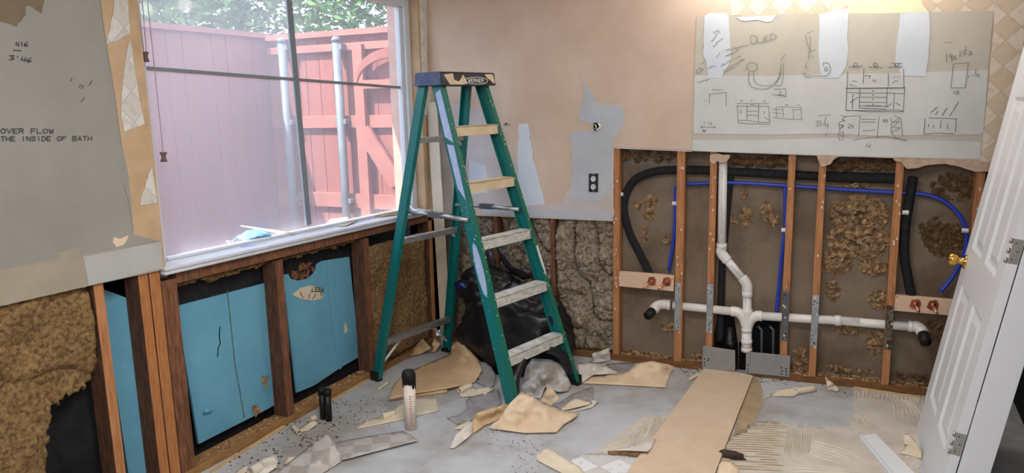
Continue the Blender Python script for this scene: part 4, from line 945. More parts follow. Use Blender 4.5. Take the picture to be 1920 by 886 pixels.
# ================================================================== DOOR AND BOARDS BY THE RIGHT WALL
PH = math.radians(2.0); DS = .16; DC = math.sqrt(1-DS*DS); D0 = F(1718, 803)
dh = Vector((math.sin(PH), -math.cos(PH), 0)); dn0 = Vector((math.cos(PH), math.sin(PH), 0)); dup = dn0*DS+Vector((0, 0, DC)); dnn = dn0*DC-Vector((0, 0, DS))
def DF(u, n, v): return D0+dh*u+dup*v+dnn*n         # along width (knob edge = 0), behind the face, up
DW, DH, DT = .81, 2.03, .035
door = thing('door', 'white six-panel door leaf leaning by the right wall, brass knob', 'door', D0+dh*DW/2)
mb = MB()
st_, ms = .112, .100; pw = (DW-2*st_-ms)/2
rows = [(.215, .765), (.935, 1.60), (1.70, 1.92)]
cols = [(st_, st_+pw), (st_+pw+ms, st_+2*pw+ms)]
mb.box(DF, 0, st_, 0, DT, 0, DH); mb.box(DF, DW-st_, DW, 0, DT, 0, DH); mb.box(DF, st_+pw, st_+pw+ms, 0, DT, 0, DH)
ys = [0]+[v for r_ in rows for v in r_]+[DH]
for k in range(0, len(ys), 2):
    for c0, c1 in cols: mb.box(DF, c0, c1, 0, DT, ys[k], ys[k+1])
mb.build('leaf', 'door_white', door)
for r0, r1 in rows:
    for c0, c1 in cols:
        mb = MB(); g = .004
        mb.box(DF, c0, c1, .010, DT-.010, r0, r1)
        a = [(c0+.030, r0+.030), (c1-.030, r0+.030), (c1-.030, r1-.030), (c0+.030, r1-.030)]; b = [(c0+.058, r0+.058), (c1-.058, r0+.058), (c1-.058, r1-.058), (c0+.058, r1-.058)]
        mb.hexa([DF(u, .010, v) for u, v in a], [DF(u, .002, v) for u, v in b])
        o_ = [(c0, r0), (c1, r0), (c1, r1), (c0, r1)]; i_ = [(c0+.016, r0+.016), (c1-.016, r0+.016), (c1-.016, r1-.016), (c0+.016, r1-.016)]
        for k in range(4):
            k2 = (k+1) % 4
            mb.add([DF(*[o_[k][0], 0.0, o_[k][1]]), DF(o_[k2][0], 0.0, o_[k2][1]), DF(i_[k2][0], .010, i_[k2][1]), DF(i_[k][0], .010, i_[k][1])], [(0, 1, 2, 3)])
        mb.build('panel', 'door_white', door)
kc = DF(.062, 0, .862)
kn = MB().lathe(kc, -dnn, [(0, .033), (.006, .032), (.010, .018), (.028, .013), (.034, .016), (.042, .026), (.056, .029), (.068, .024), (.074, .012), (.075, .003)], 22).build('door_knob', 'brass', door, smooth=True)
for v in (.30, 1.06):
    hg = MB().box(DF, DW, DW+.0022, .002, .033, v-.045, v+.045).build('hinge', 'satin_steel', door, bevel=.0008)
    for k in range(5):
        if k % 2 == 0: MB().tube([DF(DW+.001, -.005, v-.045+k*.018), DF(DW+.001, -.005, v-.045+(k+1)*.018)], .0055, 10).build('knuckle', 'satin_steel', hg, smooth=True)
    for a, b in ((.012, .03), (.022, 0), (.012, -.03)): MB().tube([DF(DW+.0022, a, v+b), DF(DW+.0030, a, v+b)], .0035, 8).build('screw', 'steel_dark', hg)
o = MB().box(DF, DW-.015, DW+.003, .044, .146, -.0, 1.30); 
for v_ in o.v:
    if v_.z < .001: pass
jb = o.build('jamb_board', 'white_board', bevel=.002)
mnz = min(v.z for v in o.v); jb.location.z -= mnz
tag(jb, 'white flat jamb board leaning just behind the hinge edge of the door', 'board')

# white trim leaning in the corner
tb0, tb1 = Vector((.145, -.30, .0)), Vector((.050, -.215, 1.62))
ax = (tb1-tb0).normalized(); e1 = Vector((.94, .0, 0)).normalized(); e1 = (e1-ax*e1.dot(ax)).normalized(); e2 = ax.cross(e1)
mb = MB()
qt = lambda a, b, c: tb0+e1*a+e2*b+ax*c
prof = [(-.038, 0), (.038, 0), (.038, .008), (.026, .016), (.012, .012), (-.005, .018), (-.024, .012), (-.030, .016), (-.038, .012)]
mb.hexa([qt(a, b, .012) for a, b in prof], [qt(a, b, 1.62) for a, b in prof])
o = mb.build('trim_board', 'cream_trim'); tag(o, 'long cream moulded trim board leaning in the corner behind the ladder', 'trim board')

# ================================================================== ITEMS ON THE SILL
def S(px, py, dz=0.0):
    x = .0
    for _ in range(6):
        p = F(px, py, .962*(1-.0185*(F(px, py, .95).y+2.25))+dz)
    return p
def sill_stick(name, lab, cat, a, b, w, h, m, dza=.0, dzb=.0):
    p0, p1 = S(*a, dza), S(*b, dzb); d = (p1-p0).normalized(); sd = d.cross(Vector((0, 0, 1))).normalized(); up = sd.cross(d)
    mb = MB().hexa([p0-sd*w, p0+sd*w, p0+sd*w+up*h*.35, p0-sd*w+up*h*.35], [p1-sd*w, p1+sd*w, p1+sd*w+up*h, p1-sd*w+up*h])
    return tag(mb.build(name, m, bevel=.001), lab, cat)
mk = thing('face_mask', 'crumpled light blue disposable mask on the window sill', 'mask', S(478, 452))
mb = MB(); vs = []; fs = []
p0 = S(474, 452); nn = 22; na = 10
for j in range(na+1):
    for i in range(nn+1):
        u = i/nn-.5; v = j/na-.5
        z = .010+.045*max(0, math.cos(u*2.4))*max(0, math.cos(v*2.6))+.008*math.sin(v*26)*(.5-abs(u))+.012*noise.noise(Vector((u*5, v*5, 4)))
        vs.append(p0+Vector((.0+v*.085+.02*u, u*.17, max(.002, z))))
for j in range(na):
    for i in range(nn): k = j*(nn+1)+i; fs.append((k, k+1, k+nn+2, k+nn+1))
mb.add(vs, fs).build('body', 'mask_blue', mk, smooth=True, solid=.002)
for sgn in (-1, 1):
    MB().tube(smooth_path([p0+Vector((-.05, sgn*.08, .01)), p0+Vector((-.05, sgn*.12, .02)), p0+Vector((.01, sgn*.125, .006)), p0+Vector((.015, sgn*.08, .01))], 6), .0018, 6).build('ear_loop', 'white_paint', mk)
sill_stick('wood_shim', 'thin grey wood shim lying across the blue mask on the sill', 'wood shim', (452, 424), (549, 441), .009, .014, 'shim_wood', .055, .003)
sill_stick('wood_shim', 'tapered wood shim near the right end of the sill beside the ladder', 'wood shim', (676, 410), (742, 402), .02, .022, 'shim_wood', .002, .002)
mb = MB(); mb.add([S(416, 462, .003), S(440, 456, .004), S(472, 459, .004), S(500, 455, .003), S(455, 463, .002)], [(0, 1, 2), (0, 2, 4), (2, 3, 4)])
tag(mb.build('paper_slip', 'sticker', solid=.0015), 'flat bluish paper slip under the blue mask on the sill', 'paper')
mb = MB(); roll(mb, S(620, 421), S(652, 416), .016, 1.2)
mb.add([S(612, 418, .003), S(640, 409, .018), S(655, 414, .004), S(670, 412, .014), S(650, 423, .004), S(625, 424, .003)], [(0, 1, 5), (1, 2, 5), (2, 4, 5), (2, 3, 4)])
tag(mb.build('curled_paper', 'paper_white', solid=.001, smooth=True), 'curled white paper scrap on the middle of the window sill', 'paper')
mb = MB(); mb.tube(smooth_path([S(770, 386, .03), S(774, 392, .012), S(783, 396, .004)], 4), .006, 8); mb.add([S(765, 398, .003), S(782, 390, .01), S(800, 394, .003), S(783, 402, .003)], [(0, 1, 3), (1, 2, 3)])
tag(mb.build('caulk_scrap', 'white_paint', solid=.002), 'white caulk scrap at the right corner of the window sill', 'scrap')
# blind cords
def cord(lab, px, top, cords, m):
    e = L(px, top, -.03); o = thing('blind_cord', lab, 'blind cord', e-Vector((0, 0, .04)))
    MB().lathe(e+Vector((0, 0, .0)), (0, 0, -1), [(0, .012), (.004, .0145), (.014, .009), (.026, .009), (.036, .0145), (.040, .012)], 14).build('tassel', m, o, smooth=True)
    for dy in cords: MB().tube([e+Vector((0, dy*.006, 0)), e+Vector((0, dy*.02, 2.32-e.z))], .0016, 6).build('cord', 'blind_cord', o)
cord('blind cord with a brown tassel hanging at the upper left of the window', 272, 97, (-1, 1), 'tassel')
cord('blind cord with a brown tassel hanging low at the left of the window', 306, 285, (0,), 'tassel')

# ================================================================== BLACK BAG IN THE CORNER
bag = thing('trash_bag', 'shiny black plastic bag slumped in the corner behind the ladder', 'bag', (.72, -.40, 0))
def blob(c, rad, seed, amp, zmin=.004, sub=5):
    bm = bmesh.new(); bmesh.ops.create_icosphere(bm, subdivisions=sub, radius=1)
    vs = []
    for v in bm.verts:
        n = v.co.normalized(); q = 1+amp*noise.fractal(n*2.1+Vector((seed, 0, 0)), 1, 2, 3)
        rd = abs(noise.noise(Vector((n.x*2.6+seed, n.y*2.6, n.z*1.6)))); q += amp*.7*(1-2.6*rd if rd < .38 else 0)
        p = Vector((n.x*rad[0]*q, n.y*rad[1]*q, n.z*rad[2]*q))+Vector(c)
        p.z = max(zmin, p.z); vs.append(p)
    fs = [[v.index for v in f.verts] for f in bm.faces]; bm.free(); return MB().add(vs, fs)
blob((.70, -.42, .20), (.36, .18, .30), 3.0, .16).build('body', 'bag_plastic', bag, smooth=True)
blob((.50, -.36, .46), (.17, .13, .13), 7.0, .24, sub=4).build('fold', 'bag_plastic', bag, smooth=True)
def bag_sheet(name, px, dep, m, amp, seed, parent):
    """a stiff draped flap: polygon in the plane d before the back wall"""
    mb = MB(); o2 = ragged(px, 1.5, 8, seed); c = (sum(p[0] for p in o2)/len(o2), sum(p[1] for p in o2)/len(o2))
    pts = [Bp(x, y, dep+amp*noise.noise(Vector((x*.05, y*.05, seed)))) for x, y in o2]
    ctr = Bp(*c, dep-.05); rings = [pts]
    for t in (.25, .5, .75): rings.append([p+(ctr-p)*t+WN*amp*noise.noise(Vector((p.x*9, p.z*9, t*4+seed))) for p in pts])
    vs = [p for r_ in rings for p in r_]+[ctr]; n = len(pts); fs = []
    for k in range(3): fs += [(k*n+i, k*n+(i+1) % n, (k+1)*n+(i+1) % n, (k+1)*n+i) for i in range(n)]
    fs += [(3*n+i, 3*n+(i+1) % n, 4*n) for i in range(n)]
    return mb.add(vs, fs).build(name, m, parent, smooth=True, solid=.002)
bag_sheet('flap', [(906, 475), (922, 462), (930, 500), (958, 560), (965, 600), (925, 590), (905, 520)], -.10, 'bag_grey', .02, 1, bag)
bag_sheet('flap', [(930, 462), (944, 460), (952, 490), (972, 508), (998, 508), (1000, 520), (980, 524), (958, 510), (940, 490)], -.14, 'bag_grey', .02, 2, bag)
bag_sheet('blue_sheen_flap', [(850, 530), (870, 528), (905, 560), (925, 585), (905, 582), (868, 556)], -.31, 'bag_blue_sheen', .02, 3, bag)  # flap coloured blue as the highlight on the black plastic

# ================================================================== FLOOR: PLANK, BOARDS, PIPE STUBS
def lying_board(name, lab, cat, px, th, m, z0=.0, zfar=None):
    bt = [F(x, y, th) for x, y in px]
    o = thing(name, lab, cat, (sum((p for p in bt), Vector())/len(bt))*1.0-Vector((0, 0, th)))
    low = [Vector((p.x, p.y, .001)) for p in bt]
    return o, low, bt
o, low, top = lying_board('hardboard_plank', 'long tan hardboard plank lying from the steel plates towards the camera', 'plank', [(1325, 683), (1412, 703.5), (1302, 985), (1100, 985)], .016, 'hardboard')
MB().hexa([p+Vector((0, 0, .0)) for p in low], [p-Vector((0, 0, .002)) for p in top]).build('core', 'hardboard_edge', o)
MB().hexa([p-Vector((0, 0, .002)) for p in top], top).build('face', 'hardboard', o, bevel=.0008)
o, low, top = lying_board('baseboard_piece', 'short white baseboard piece on the floor by the door', 'board', [(1611, 816), (1642, 812), (1775, 945), (1725, 955)], .016, 'white_board')
MB().hexa(low, top).build('board', 'white_board', o, bevel=.003)
bx = [F(x, y, .016) for x, y in [(1613, 815), (1617, 814.6), (1733, 954), (1727, 955)]]
MB().hexa([p-Vector((0, 0, .004)) for p in bx], [p+Vector((0, 0, .0012)) for p in bx]).build('edge_bead', 'vinyl_white', o)

c = F(771, 803)
o = thing('pipe_stub', 'short white plastic pipe stub standing in the floor, black tape on top', 'pipe', c)
htop = (c-CAM).length*(803-700)/FPX*1.03
MB().tube([c, c+Vector((0, 0, htop))], .030, 22).build('pipe', 'pvc_old', o, smooth=True)
mb = MB(); n = 30; vs = []
for k in range(n):
    an = 2*math.pi*k/n; d = Vector((math.cos(an), math.sin(an), 0)); dz = .05+.035*abs(noise.noise(Vector((math.cos(an)*1.6, math.sin(an)*1.6, 2))))*2
    vs += [c+d*.0315+Vector((0, 0, htop-dz)), c+d*.033+Vector((0, 0, htop-.01)), c+d*.027+Vector((0, 0, htop+.008)), c+d*.004+Vector((0, 0, htop+.010))]
fs = []
for k in range(n):
    k2 = (k+1) % n
    for j in range(3): fs.append((k*4+j, k2*4+j, k2*4+j+1, k*4+j+1))
fs.append(tuple(k*4+3 for k in range(n)))
mb.add(vs, fs).build('tape_cap', 'black_tape', o, smooth=True, solid=.002)
mb = MB(); vd = (CAM-c); vd.z = 0; vd.normalize(); sd = vd.cross(Vector((0, 0, 1)))
for i in range(13):
    z = .03+i*.0125
    an = (i % 2)*.06-.12; d = (vd*math.cos(an)+sd*math.sin(an)); t = d.cross(Vector((0, 0, 1)))
    mb.ribbon([c+d*.0304-t*.004+Vector((0, 0, z)), c+d*.0304+t*.004+Vector((0, 0, z+.002))], d, .004)
mb.build('printing', 'print_red', o)
c = F(612, 786); hh = (c-CAM).length*(786-735)/FPX*1.05
o = thing('twin_pipe_stub', 'pair of taped black pipes standing in the floor by the window wall', 'pipe', c)
tw = Vector((.020, -.003, 0))
for sgn in (-1, 1):
    MB().tube([c+tw*sgn, c+tw*sgn+Vector((0, 0, hh))], .0175, 16).build('pipe', 'black_plastic', o, smooth=True)
    MB().tube([c+tw*sgn+Vector((0, 0, hh-.02)), c+tw*sgn+Vector((0, 0, hh+.012)), c+tw*sgn+Vector((0, 0, hh+.016))], [.021, .021, .012], 14).build('cap', 'black_tape', o, smooth=True)

# ================================================================== PAPER SCRAPS
FG = lambda pts: zm(640, 600, .2709, pts)
GG = lambda pts: zm(980, 640, .2776, pts)
HH = lambda pts: zm(1180, 660, .2917, pts)
II = lambda pts: zm(380, 700, .21875, pts)
def scrap(lab, outline, m, ctrl=(), rough=.004, seed=1, cat='paper', name='paper_scrap', step=6, rolls=(), th=.0012):
    mb = sheet(outline, ctrl, step, rough, seed)
    for a, b, r_, t in rolls: roll(mb, F(*a), F(*b), r_, t)
    o = mb.build(name, m, None, smooth=True, solid=th); return tag(o, lab, cat)
scrap('big tan backing paper sheet curling up behind the white pipe stub', FG([(335, 545, .02), (345, 470, .015), (400, 400, .01), (500, 340, .006), (640, 280, .006), (750, 235, .02), (765, 180, .09), (800, 140, .13), (845, 165, .13), (890, 205, .11), (950, 270, .08), (975, 345, .05), (925, 425, .012), (880, 442, .01), (740, 470, .025), (620, 490, .03), (510, 505, .03), (405, 530, .028)]), 'paper_tan', FG([(700, 330, .012), (860, 300, .05), (600, 400, .02), (800, 400, .012)]), .003, 2, rolls=((( 731, 750), (838, 736), .011, 1.0),))
scrap('grey-white curled lobe of vinyl at the foot of the ladder', FG([(950, 265, .07), (1000, 280, .07), (1040, 320, .05), (1065, 370, .03), (1060, 440, .012), (1030, 468, .004), (925, 425, .006), (975, 345, .04)]), 'paper_gray', (), .004, 3, 'vinyl scrap')
scrap('pale paper with a small roll just right of the big tan sheet', FG([(810, 500), (830, 530), (980, 522), (1065, 470), (1010, 458, .02), (900, 470, .012)]), 'paper_pale', (), .003, 4, rolls=((FG([(815, 505)])[0], FG([(900, 470)])[0], .017, 1.7),))
scrap('pale paper sheet with a curl, under the taped white pipe stub', FG([(105, 748), (150, 700), (280, 660), (360, 630, .02), (400, 585, .03), (440, 560, .01), (520, 535), (650, 532), (680, 622), (520, 660), (400, 692), (150, 742)]), 'paper_pale', (), .003, 5, rolls=((FG([(285, 690)])[0], FG([(370, 665)])[0], .018, 1.5),))
scrap('flat grey vinyl sheet in front of the left ladder foot', FG([(860, 560), (890, 530), (1090, 480), (1110, 580), (960, 640), (910, 690), (800, 720), (730, 675), (820, 655), (870, 610)]), 'paper_gray', (), .006, 6, 'vinyl scrap')
scrap('large crumpled tan paper in the middle of the floor', FG([(1010, 745, .01), (1050, 715, .03), (1090, 690, .04), (1130, 620, .08), (1165, 575, .10), (1250, 490, .12), (1330, 530, .10), (1400, 580, .07), (1540, 625, .03), (1650, 650, .02), (1590, 690, .015), (1540, 720, .012), (1490, 775, .008), (1270, 780, .006)]), 'paper_warm', FG([(1250, 600, .085), (1200, 680, .05), (1130, 730, .02), (1350, 690, .025), (1250, 740, .012), (1390, 610, .075)]), .008, 7)
scrap('upright pale paper tongue behind the large crumpled tan paper', FG([(1380, 555, .03), (1400, 505, .07), (1425, 465, .10), (1460, 470, .10), (1510, 535, .05), (1450, 592, .01)]), 'paper_warm', (), .003, 8)
scrap('curled tan strip touching the left edge of the crumpled tan paper', FG([(905, 690, .03), (940, 640, .075), (1040, 605, .085), (1150, 577, .08), (1155, 610, .05), (1090, 685, .02), (1000, 720, .01), (910, 785, .006)]), 'paper_tan', (), .003, 9)
scrap('whitish pointed strip left of the curled tan strip', FG([(905, 700, .05), (912, 770, .02), (880, 810, .012), (780, 885, .004), (750, 885, .004), (775, 830, .02), (790, 790, .03), (860, 730, .05)]), 'paper_white', (), .003, 10)
scrap('tiny pale sliver beside the grey vinyl sheet', FG([(780, 755), (830, 715, .01), (880, 697, .012), (903, 700, .008), (830, 752)]), 'paper_pale', (), .001, 11)
scrap('grey vinyl sheet behind the folded pale triangles', FG([(1470, 590), (1600, 510), (1740, 460, .02), (1745, 545), (1600, 560), (1530, 615)]), 'paper_gray', (), .005, 12, 'vinyl scrap')
scrap('folded pale triangle right of the crumpled tan paper', FG([(1520, 612, .012), (1570, 570, .03), (1620, 535, .035), (1710, 560, .02), (1730, 578, .012), (1530, 625, .006)]), 'paper_pale', (), .001, 13)
scrap('pale paper arrowhead poking out right of the folded triangle', FG([(1590, 637), (1735, 602), (1780, 560, .012), (1718, 540, .02), (1738, 578, .012), (1600, 625)]), 'paper_white', (), .001, 14)
scrap('crumpled printed vinyl sheet under the bottom step of the ladder', FG([(1240, 525, .008), (1255, 420, .06), (1280, 320, .12), (1320, 265, .15), (1450, 270, .14), (1520, 300, .10), (1570, 400, .05), (1590, 440, .02), (1570, 490, .006), (1500, 495, .012), (1410, 460, .04), (1380, 540, .006)]), 'vinyl_print', FG([(1400, 380, .12), (1480, 440, .03), (1330, 440, .07)]), .012, 15, 'vinyl scrap')
scrap('creased whitish vinyl right of the ladder foot', GG([(372, 142, .05), (450, 145, .055), (560, 162, .05), (650, 208, .02), (640, 216), (480, 222, .03), (400, 275, .004), (380, 205, .04)]), 'paper_white', GG([(480, 185, .012)]), .006, 16, 'vinyl scrap')
scrap('wide tan paper sheet rippling near the back wall', GG([(400, 282), (460, 232, .012), (600, 222, .012), (700, 205, .03), (790, 142, .07), (880, 130, .08), (980, 152, .06), (1030, 170, .03), (1000, 205, .006), (965, 310), (720, 296)]), 'paper_warm', GG([(860, 190, .04), (760, 250, .01)]), .003, 17)
scrap('grey vinyl sliver behind the wide tan paper sheet', GG([(560, 150), (660, 140), (765, 140), (700, 197), (655, 214)]), 'paper_gray', (), .004, 18, 'vinyl scrap')
scrap('small whitish paper curl standing near the bottom plate', GG([(468, 80, .06), (530, 62, .08), (585, 40, .10), (595, 130, .004), (480, 142, .004)]), 'paper_white', (), .002, 19, rolls=((GG([(480, 138)])[0], GG([(500, 118)])[0], .018, 1.3),))
scrap('pale paper sliver left of the tan plank top', GG([(1115, 252), (1150, 225, .01), (1195, 208, .012), (1202, 224), (1130, 260)]), 'paper_pale', (), .001, 20, step=4)
scrap('pale tan paper strip at the bottom middle of the floor', GG([(90, 765, .02), (130, 735, .03), (170, 716, .04), (250, 762, .03), (390, 850, .012), (470, 960, .006), (370, 960, .004), (270, 890, .004), (92, 800, .004)]), 'paper_pale', (), .003, 21)
scrap('printed white vinyl sheet lying left of the tan plank', GG([(300, 792), (420, 755), (560, 760), (820, 780), (770, 860), (700, 960), (440, 960), (400, 880)]), 'vinyl_tile', (), .002, 22, 'vinyl scrap')
scrap('white strip tucked under the left edge of the tan plank', GG([(575, 735, .03), (680, 722, .035), (900, 655, .02), (870, 720, .02), (845, 742, .03), (700, 735, .035)]), 'paper_white', (), .002, 23, 'vinyl scrap')
scrap('brown turned edge below the white strip by the plank', GG([(573, 738, .028), (690, 728, .03), (845, 745, .026), (840, 772), (700, 770), (577, 757)]), 'hardboard_edge', (), .001, 24, 'vinyl scrap')
scrap('pale folded paper lying right of the tan plank', HH([(912, 282), (960, 237, .012), (1105, 212, .03), (1122, 225, .03), (1060, 284)]), 'paper_pale', (), .002, 25, rolls=((HH([(1070, 270)])[0], HH([(1190, 250)])[0], .017, 1.3),))
scrap('pale curved sliver left of the folded paper by the plank', HH([(850, 302), (880, 276, .008), (918, 264, .006), (905, 282)]), 'paper_pale', (), .001, 26, step=4)
scrap('pale pointed paper leaning on the bottom plate at right', HH([(1258, 157, .07), (1300, 190, .05), (1352, 236, .01), (1332, 253), (1300, 240), (1275, 246)]), 'paper_pale', (), .001, 27, step=4)
scrap('twisted pale paper strips at the foot of the door', HH([(1760, 520, .03), (1800, 520, .03), (1850, 590, .02), (1880, 640, .02), (1880, 685), (1800, 660), (1735, 650), (1790, 592, .02), (1765, 592, .01)]), 'paper_pale', (), .006, 28, step=4)
scrap('tan curled paper sticking out under the right side of the plank', HH([(575, 720, .03), (600, 695, .05), (650, 705, .06), (700, 740, .05), (708, 790, .02), (690, 850), (560, 850)]), 'paper_warm', (), .002, 29)
scrap('long printed vinyl strip in front of the white pipe stub', II([(1100, 600), (1140, 588), (1420, 535), (1720, 490), (1780, 520), (1850, 572, .012), (1500, 662, .012), (1200, 740, .012), (1150, 700)]), 'vinyl_print', (), .002, 30, 'vinyl scrap')
scrap('folded printed vinyl sheet at the bottom left of the floor', II([(560, 900), (700, 790, .015), (880, 650, .03), (980, 560, .05), (1040, 515, .07), (1065, 505, .07), (1130, 590, .06), (1205, 740, .006), (1120, 800), (1010, 860), (900, 960), (560, 960)]), 'vinyl_print', II([(1000, 700, .04), (850, 800, .01)]), .004, 31, 'vinyl scrap')
scrap('rolled white paper at the bottom left corner of the floor', II([(400, 870), (440, 790, .03), (520, 720, .06), (600, 705, .06), (645, 745, .04), (635, 800, .012), (520, 880), (400, 940)]), 'paper_white', (), .006, 32, rolls=((II([(410, 890)])[0], II([(620, 770)])[0], .025, 1.4),))
scrap('tan paper corner between the white roll and the folded vinyl', II([(690, 778), (740, 710, .015), (830, 705, .01), (800, 752), (740, 775)]), 'paper_pale', (), .002, 33, step=4)
scrap('tan paper sliver at the foot of the window wall plate', II([(270, 852), (320, 815, .01), (380, 788, .012), (395, 832), (330, 862)]), 'paper_pale', (), .002, 34, step=4)
scrap('pale curled paper beside the twin black pipes', II([(800, 492), (830, 470, .004), (930, 405, .02), (965, 400, .02), (985, 432, .01), (900, 492), (830, 500)]), 'paper_pale', (), .001, 35, step=4, rolls=((II([(775, 470)])[0], II([(830, 525)])[0], .012, 1.4), (II([(925, 410)])[0], II([(975, 395)])[0], .014, 1.4)))
mb = MB(); roll(mb, F(*II([(1505, 150)])[0]), F(*II([(1590, 85)])[0]), .009, 1.5)
tag(mb.build('paper_roll', 'paper_pale', smooth=True, solid=.001), 'tiny pale paper roll beside the left rear foot of the ladder', 'paper')
scrap('brown paper flap in the dark corner behind the rear ladder brace', FG([(470, 245, .01), (510, 180, .05), (560, 120, .10), (600, 165, .07), (625, 190, .05), (545, 235, .01)]), 'paper_tan', (), .005, 36)
scrap('second brown paper flap in the dark corner, nearer the black bag', FG([(620, 215, .01), (635, 140, .08), (650, 108, .10), (690, 160, .06), (645, 225, .01)]), 'paper_tan', (), .005, 37)
o = blob((*F(1370, 857)[:2], .012), (.05, .022, .016), 2.2, .4, .001, 3).build('mortar_lump', 'grit', smooth=True); tag(o, 'dark crumbled mortar lump touching the right edge of the plank', 'mortar')

# wood strips along the plates
def strip(lab, a, b, w=.012, h=.010):
    p0, p1 = F(*a), F(*b); d = (p1-p0).normalized(); sd = d.cross(Vector((0, 0, 1))); up = Vector((0, 0, h))
    q = [p0-sd*w/2, p0+sd*w/2, p1+sd*w/2, p1-sd*w/2]; tag(MB().hexa(q, [p+up for p in q]).build('wood_strip', 'strip_pine', bevel=.001), lab, 'wood strip')
strip('light wood strip along the window wall plate near the twin pipes', (395, 886), (532, 800))
strip('light wood strip along the window wall plate beside the ladder foot', (610, 757), (690, 712))
strip('light wood strip along the back wall plate behind the wide tan paper', (1100, 664.5), (1316, 693.5))
strip('light wood strip along the back wall plate right of the steel plates', (1484, 709), (1530, 716))
strip('light wood strip along the back wall plate left of the door', (1600, 727), (1725, 746))

# trowel ridges of old tile mortar
rid = MB()
def ridges(q, n, seed, w=.006, h=.005, bend=0.0, mt=0, keep=.85):
    """n ridges running along u of the quad q (photo px of u0v0, u1v0, u1v1, u0v1)"""
    rg = random.Random(seed); c = [F(*p) for p in q]
    def at(u, v):
        u2 = u; v2 = v+bend*4*u*(1-u)
        a = c[0]+(c[1]-c[0])*u2; b = c[3]+(c[2]-c[3])*u2; return a+(b-a)*v2
    for i in range(n):
        v = (i+.5)/n; u0 = max(0, rg.uniform(-.1, .18)); u1 = min(1, rg.uniform(.82, 1.1))
        segs = [(u0, u1)] if rg.random() < keep else [(u0, rg.uniform(.3, .5)), (rg.uniform(.55, .7), u1)]
        for s0, s1_ in segs:
            m_ = 9; vs = []
            for k in range(m_+1):
                u = s0+(s1_-s0)*k/m_; p = at(u, v+.25/n*noise.noise(Vector((u*3, v*5, seed)))); p2 = at(min(1, u+.02), v); d = (p2-at(u, v)); d.z = 0
                if d.length < 1e-6: d = c[1]-c[0]
                d.normalize(); sd = d.cross(Vector((0, 0, 1))); e = min(k, m_-k)/2.0; hh_ = h*min(1, .2+e)*rg.uniform(.75, 1.1)
                vs += [p-sd*w*.5+Vector((0, 0, .0002)), p+Vector((0, 0, hh_)), p+sd*w*.5+Vector((0, 0, .0002))]
            fs = []
            for k in range(m_): fs += [(k*3, k*3+1, k*3+4, k*3+3), (k*3+1, k*3+2, k*3+5, k*3+4)]
            rid.add([p+Vector((0, 0, .0022)) for p in vs], fs, mt)
ridges([(1210, 825), (1228, 780), (1252, 782), (1240, 830)], 9, 1, 0.0063, 0.0068, .05)
ridges([(1150, 838), (1212, 792), (1222, 800), (1180, 845)], 6, 2, 0.0063, 0.0068)
ridges([(1110, 848), (1180, 815), (1190, 825), (1140, 850)], 4, 3, 0.0063, 0.0051)
ridges([(1365, 786), (1480, 790), (1470, 886), (1330, 880)], 22, 4, 0.0063, 0.0051, .0, 1)
ridges([(1462, 862), (1474, 802), (1520, 806), (1515, 860)], 10, 5, 0.0084, 0.0068, .06)
ridges([(1470, 868), (1620, 878), (1620, 900), (1460, 895)], 5, 6, 0.0084, 0.0051)
ridges([(1602, 748), (1602, 732), (1735, 744), (1735, 760)], 18, 7, 0.0084, 0.0068)
ridges([(1672, 786), (1664, 738), (1690, 742), (1735, 784)], 7, 8, 0.0084, 0.0068, .15)
ridges([(1604, 800), (1600, 776), (1620, 776), (1630, 800)], 5, 9, 0.0074, 0.0051, .1)
ridges([(1520, 822), (1615, 850), (1600, 880), (1500, 850)], 6, 10, 0.0074, 0.0043)
ridges([(1260, 775), (1300, 768), (1310, 782), (1240, 792)], 5, 11, 0.0063, 0.0043)
ridges([(1660, 880), (1715, 840), (1720, 870), (1690, 900)], 7, 12, 0.0084, 0.0051)
tag(rid.build('mortar_ridges', ['mortar_ridge', 'mortar_tan']), 'pale trowel ridges of old tile mortar on the concrete right of the plank', 'mortar', kind='stuff')
def film(lab, px, m, seed, amp=7):
    pts = ragged(px, amp, 5, seed); o = sheet([(x, y, .0025) for x, y in pts], (), 12).build('mortar_film', m); tag(o, lab, 'mortar', kind='stuff')
film('thin beige mortar film over the concrete between plank and door', [(1390, 800), (1480, 795), (1590, 800), (1605, 730), (1735, 745), (1735, 800), (1725, 886), (1600, 900), (1330, 895), (1360, 830)], 'mortar', 3, 13)
film('thin pale mortar film left of the plank', [(1110, 850), (1160, 815), (1205, 780), (1255, 780), (1240, 830), (1190, 850)], 'mortar', 4, 5)
film('tan mortar smear along the right side of the plank', [(1405, 706), (1425, 708), (1430, 760), (1400, 810), (1375, 820)], 'mortar_tan', 5, 4)

# grit and crumbs on the floor
gm = MB(); rg = random.Random(11)
def grit(x0, y0, x1, y1, n, smin=.003, smax=.010):
    for _ in range(n):
        c = F(rg.uniform(x0, x1), rg.uniform(y0, y1)); r_ = rg.uniform(smin, smax); a = rg.uniform(0, 3.14); h = r_*.5
        q = [c+Vector((math.cos(a+t)*r_*k, math.sin(a+t)*r_*k*.6, .0005)) for t, k in ((0, 1.3), (1.7, .8), (3.3, 1.2), (4.8, .7))]
        gm.add(q+[c+Vector((0, 0, h))], [(0, 1, 4), (1, 2, 4), (2, 3, 4), (3, 0, 4), (3, 2, 1, 0)])
grit(420, 840, 560, 880, 60); grit(480, 790, 640, 850, 130); grit(620, 740, 740, 800, 120, .003, .008); grit(900, 780, 1000, 840, 90, .002, .006); grit(960, 800, 1020, 886, 60, .002, .006)
grit(1420, 705, 1600, 722, 60, .003, .008); grit(1580, 725, 1735, 745, 70, .003, .008); grit(1380, 700, 1480, 716, 60, .003, .010); grit(1270, 690, 1325, 705, 30); grit(1690, 760, 1735, 830, 40, .003, .008)
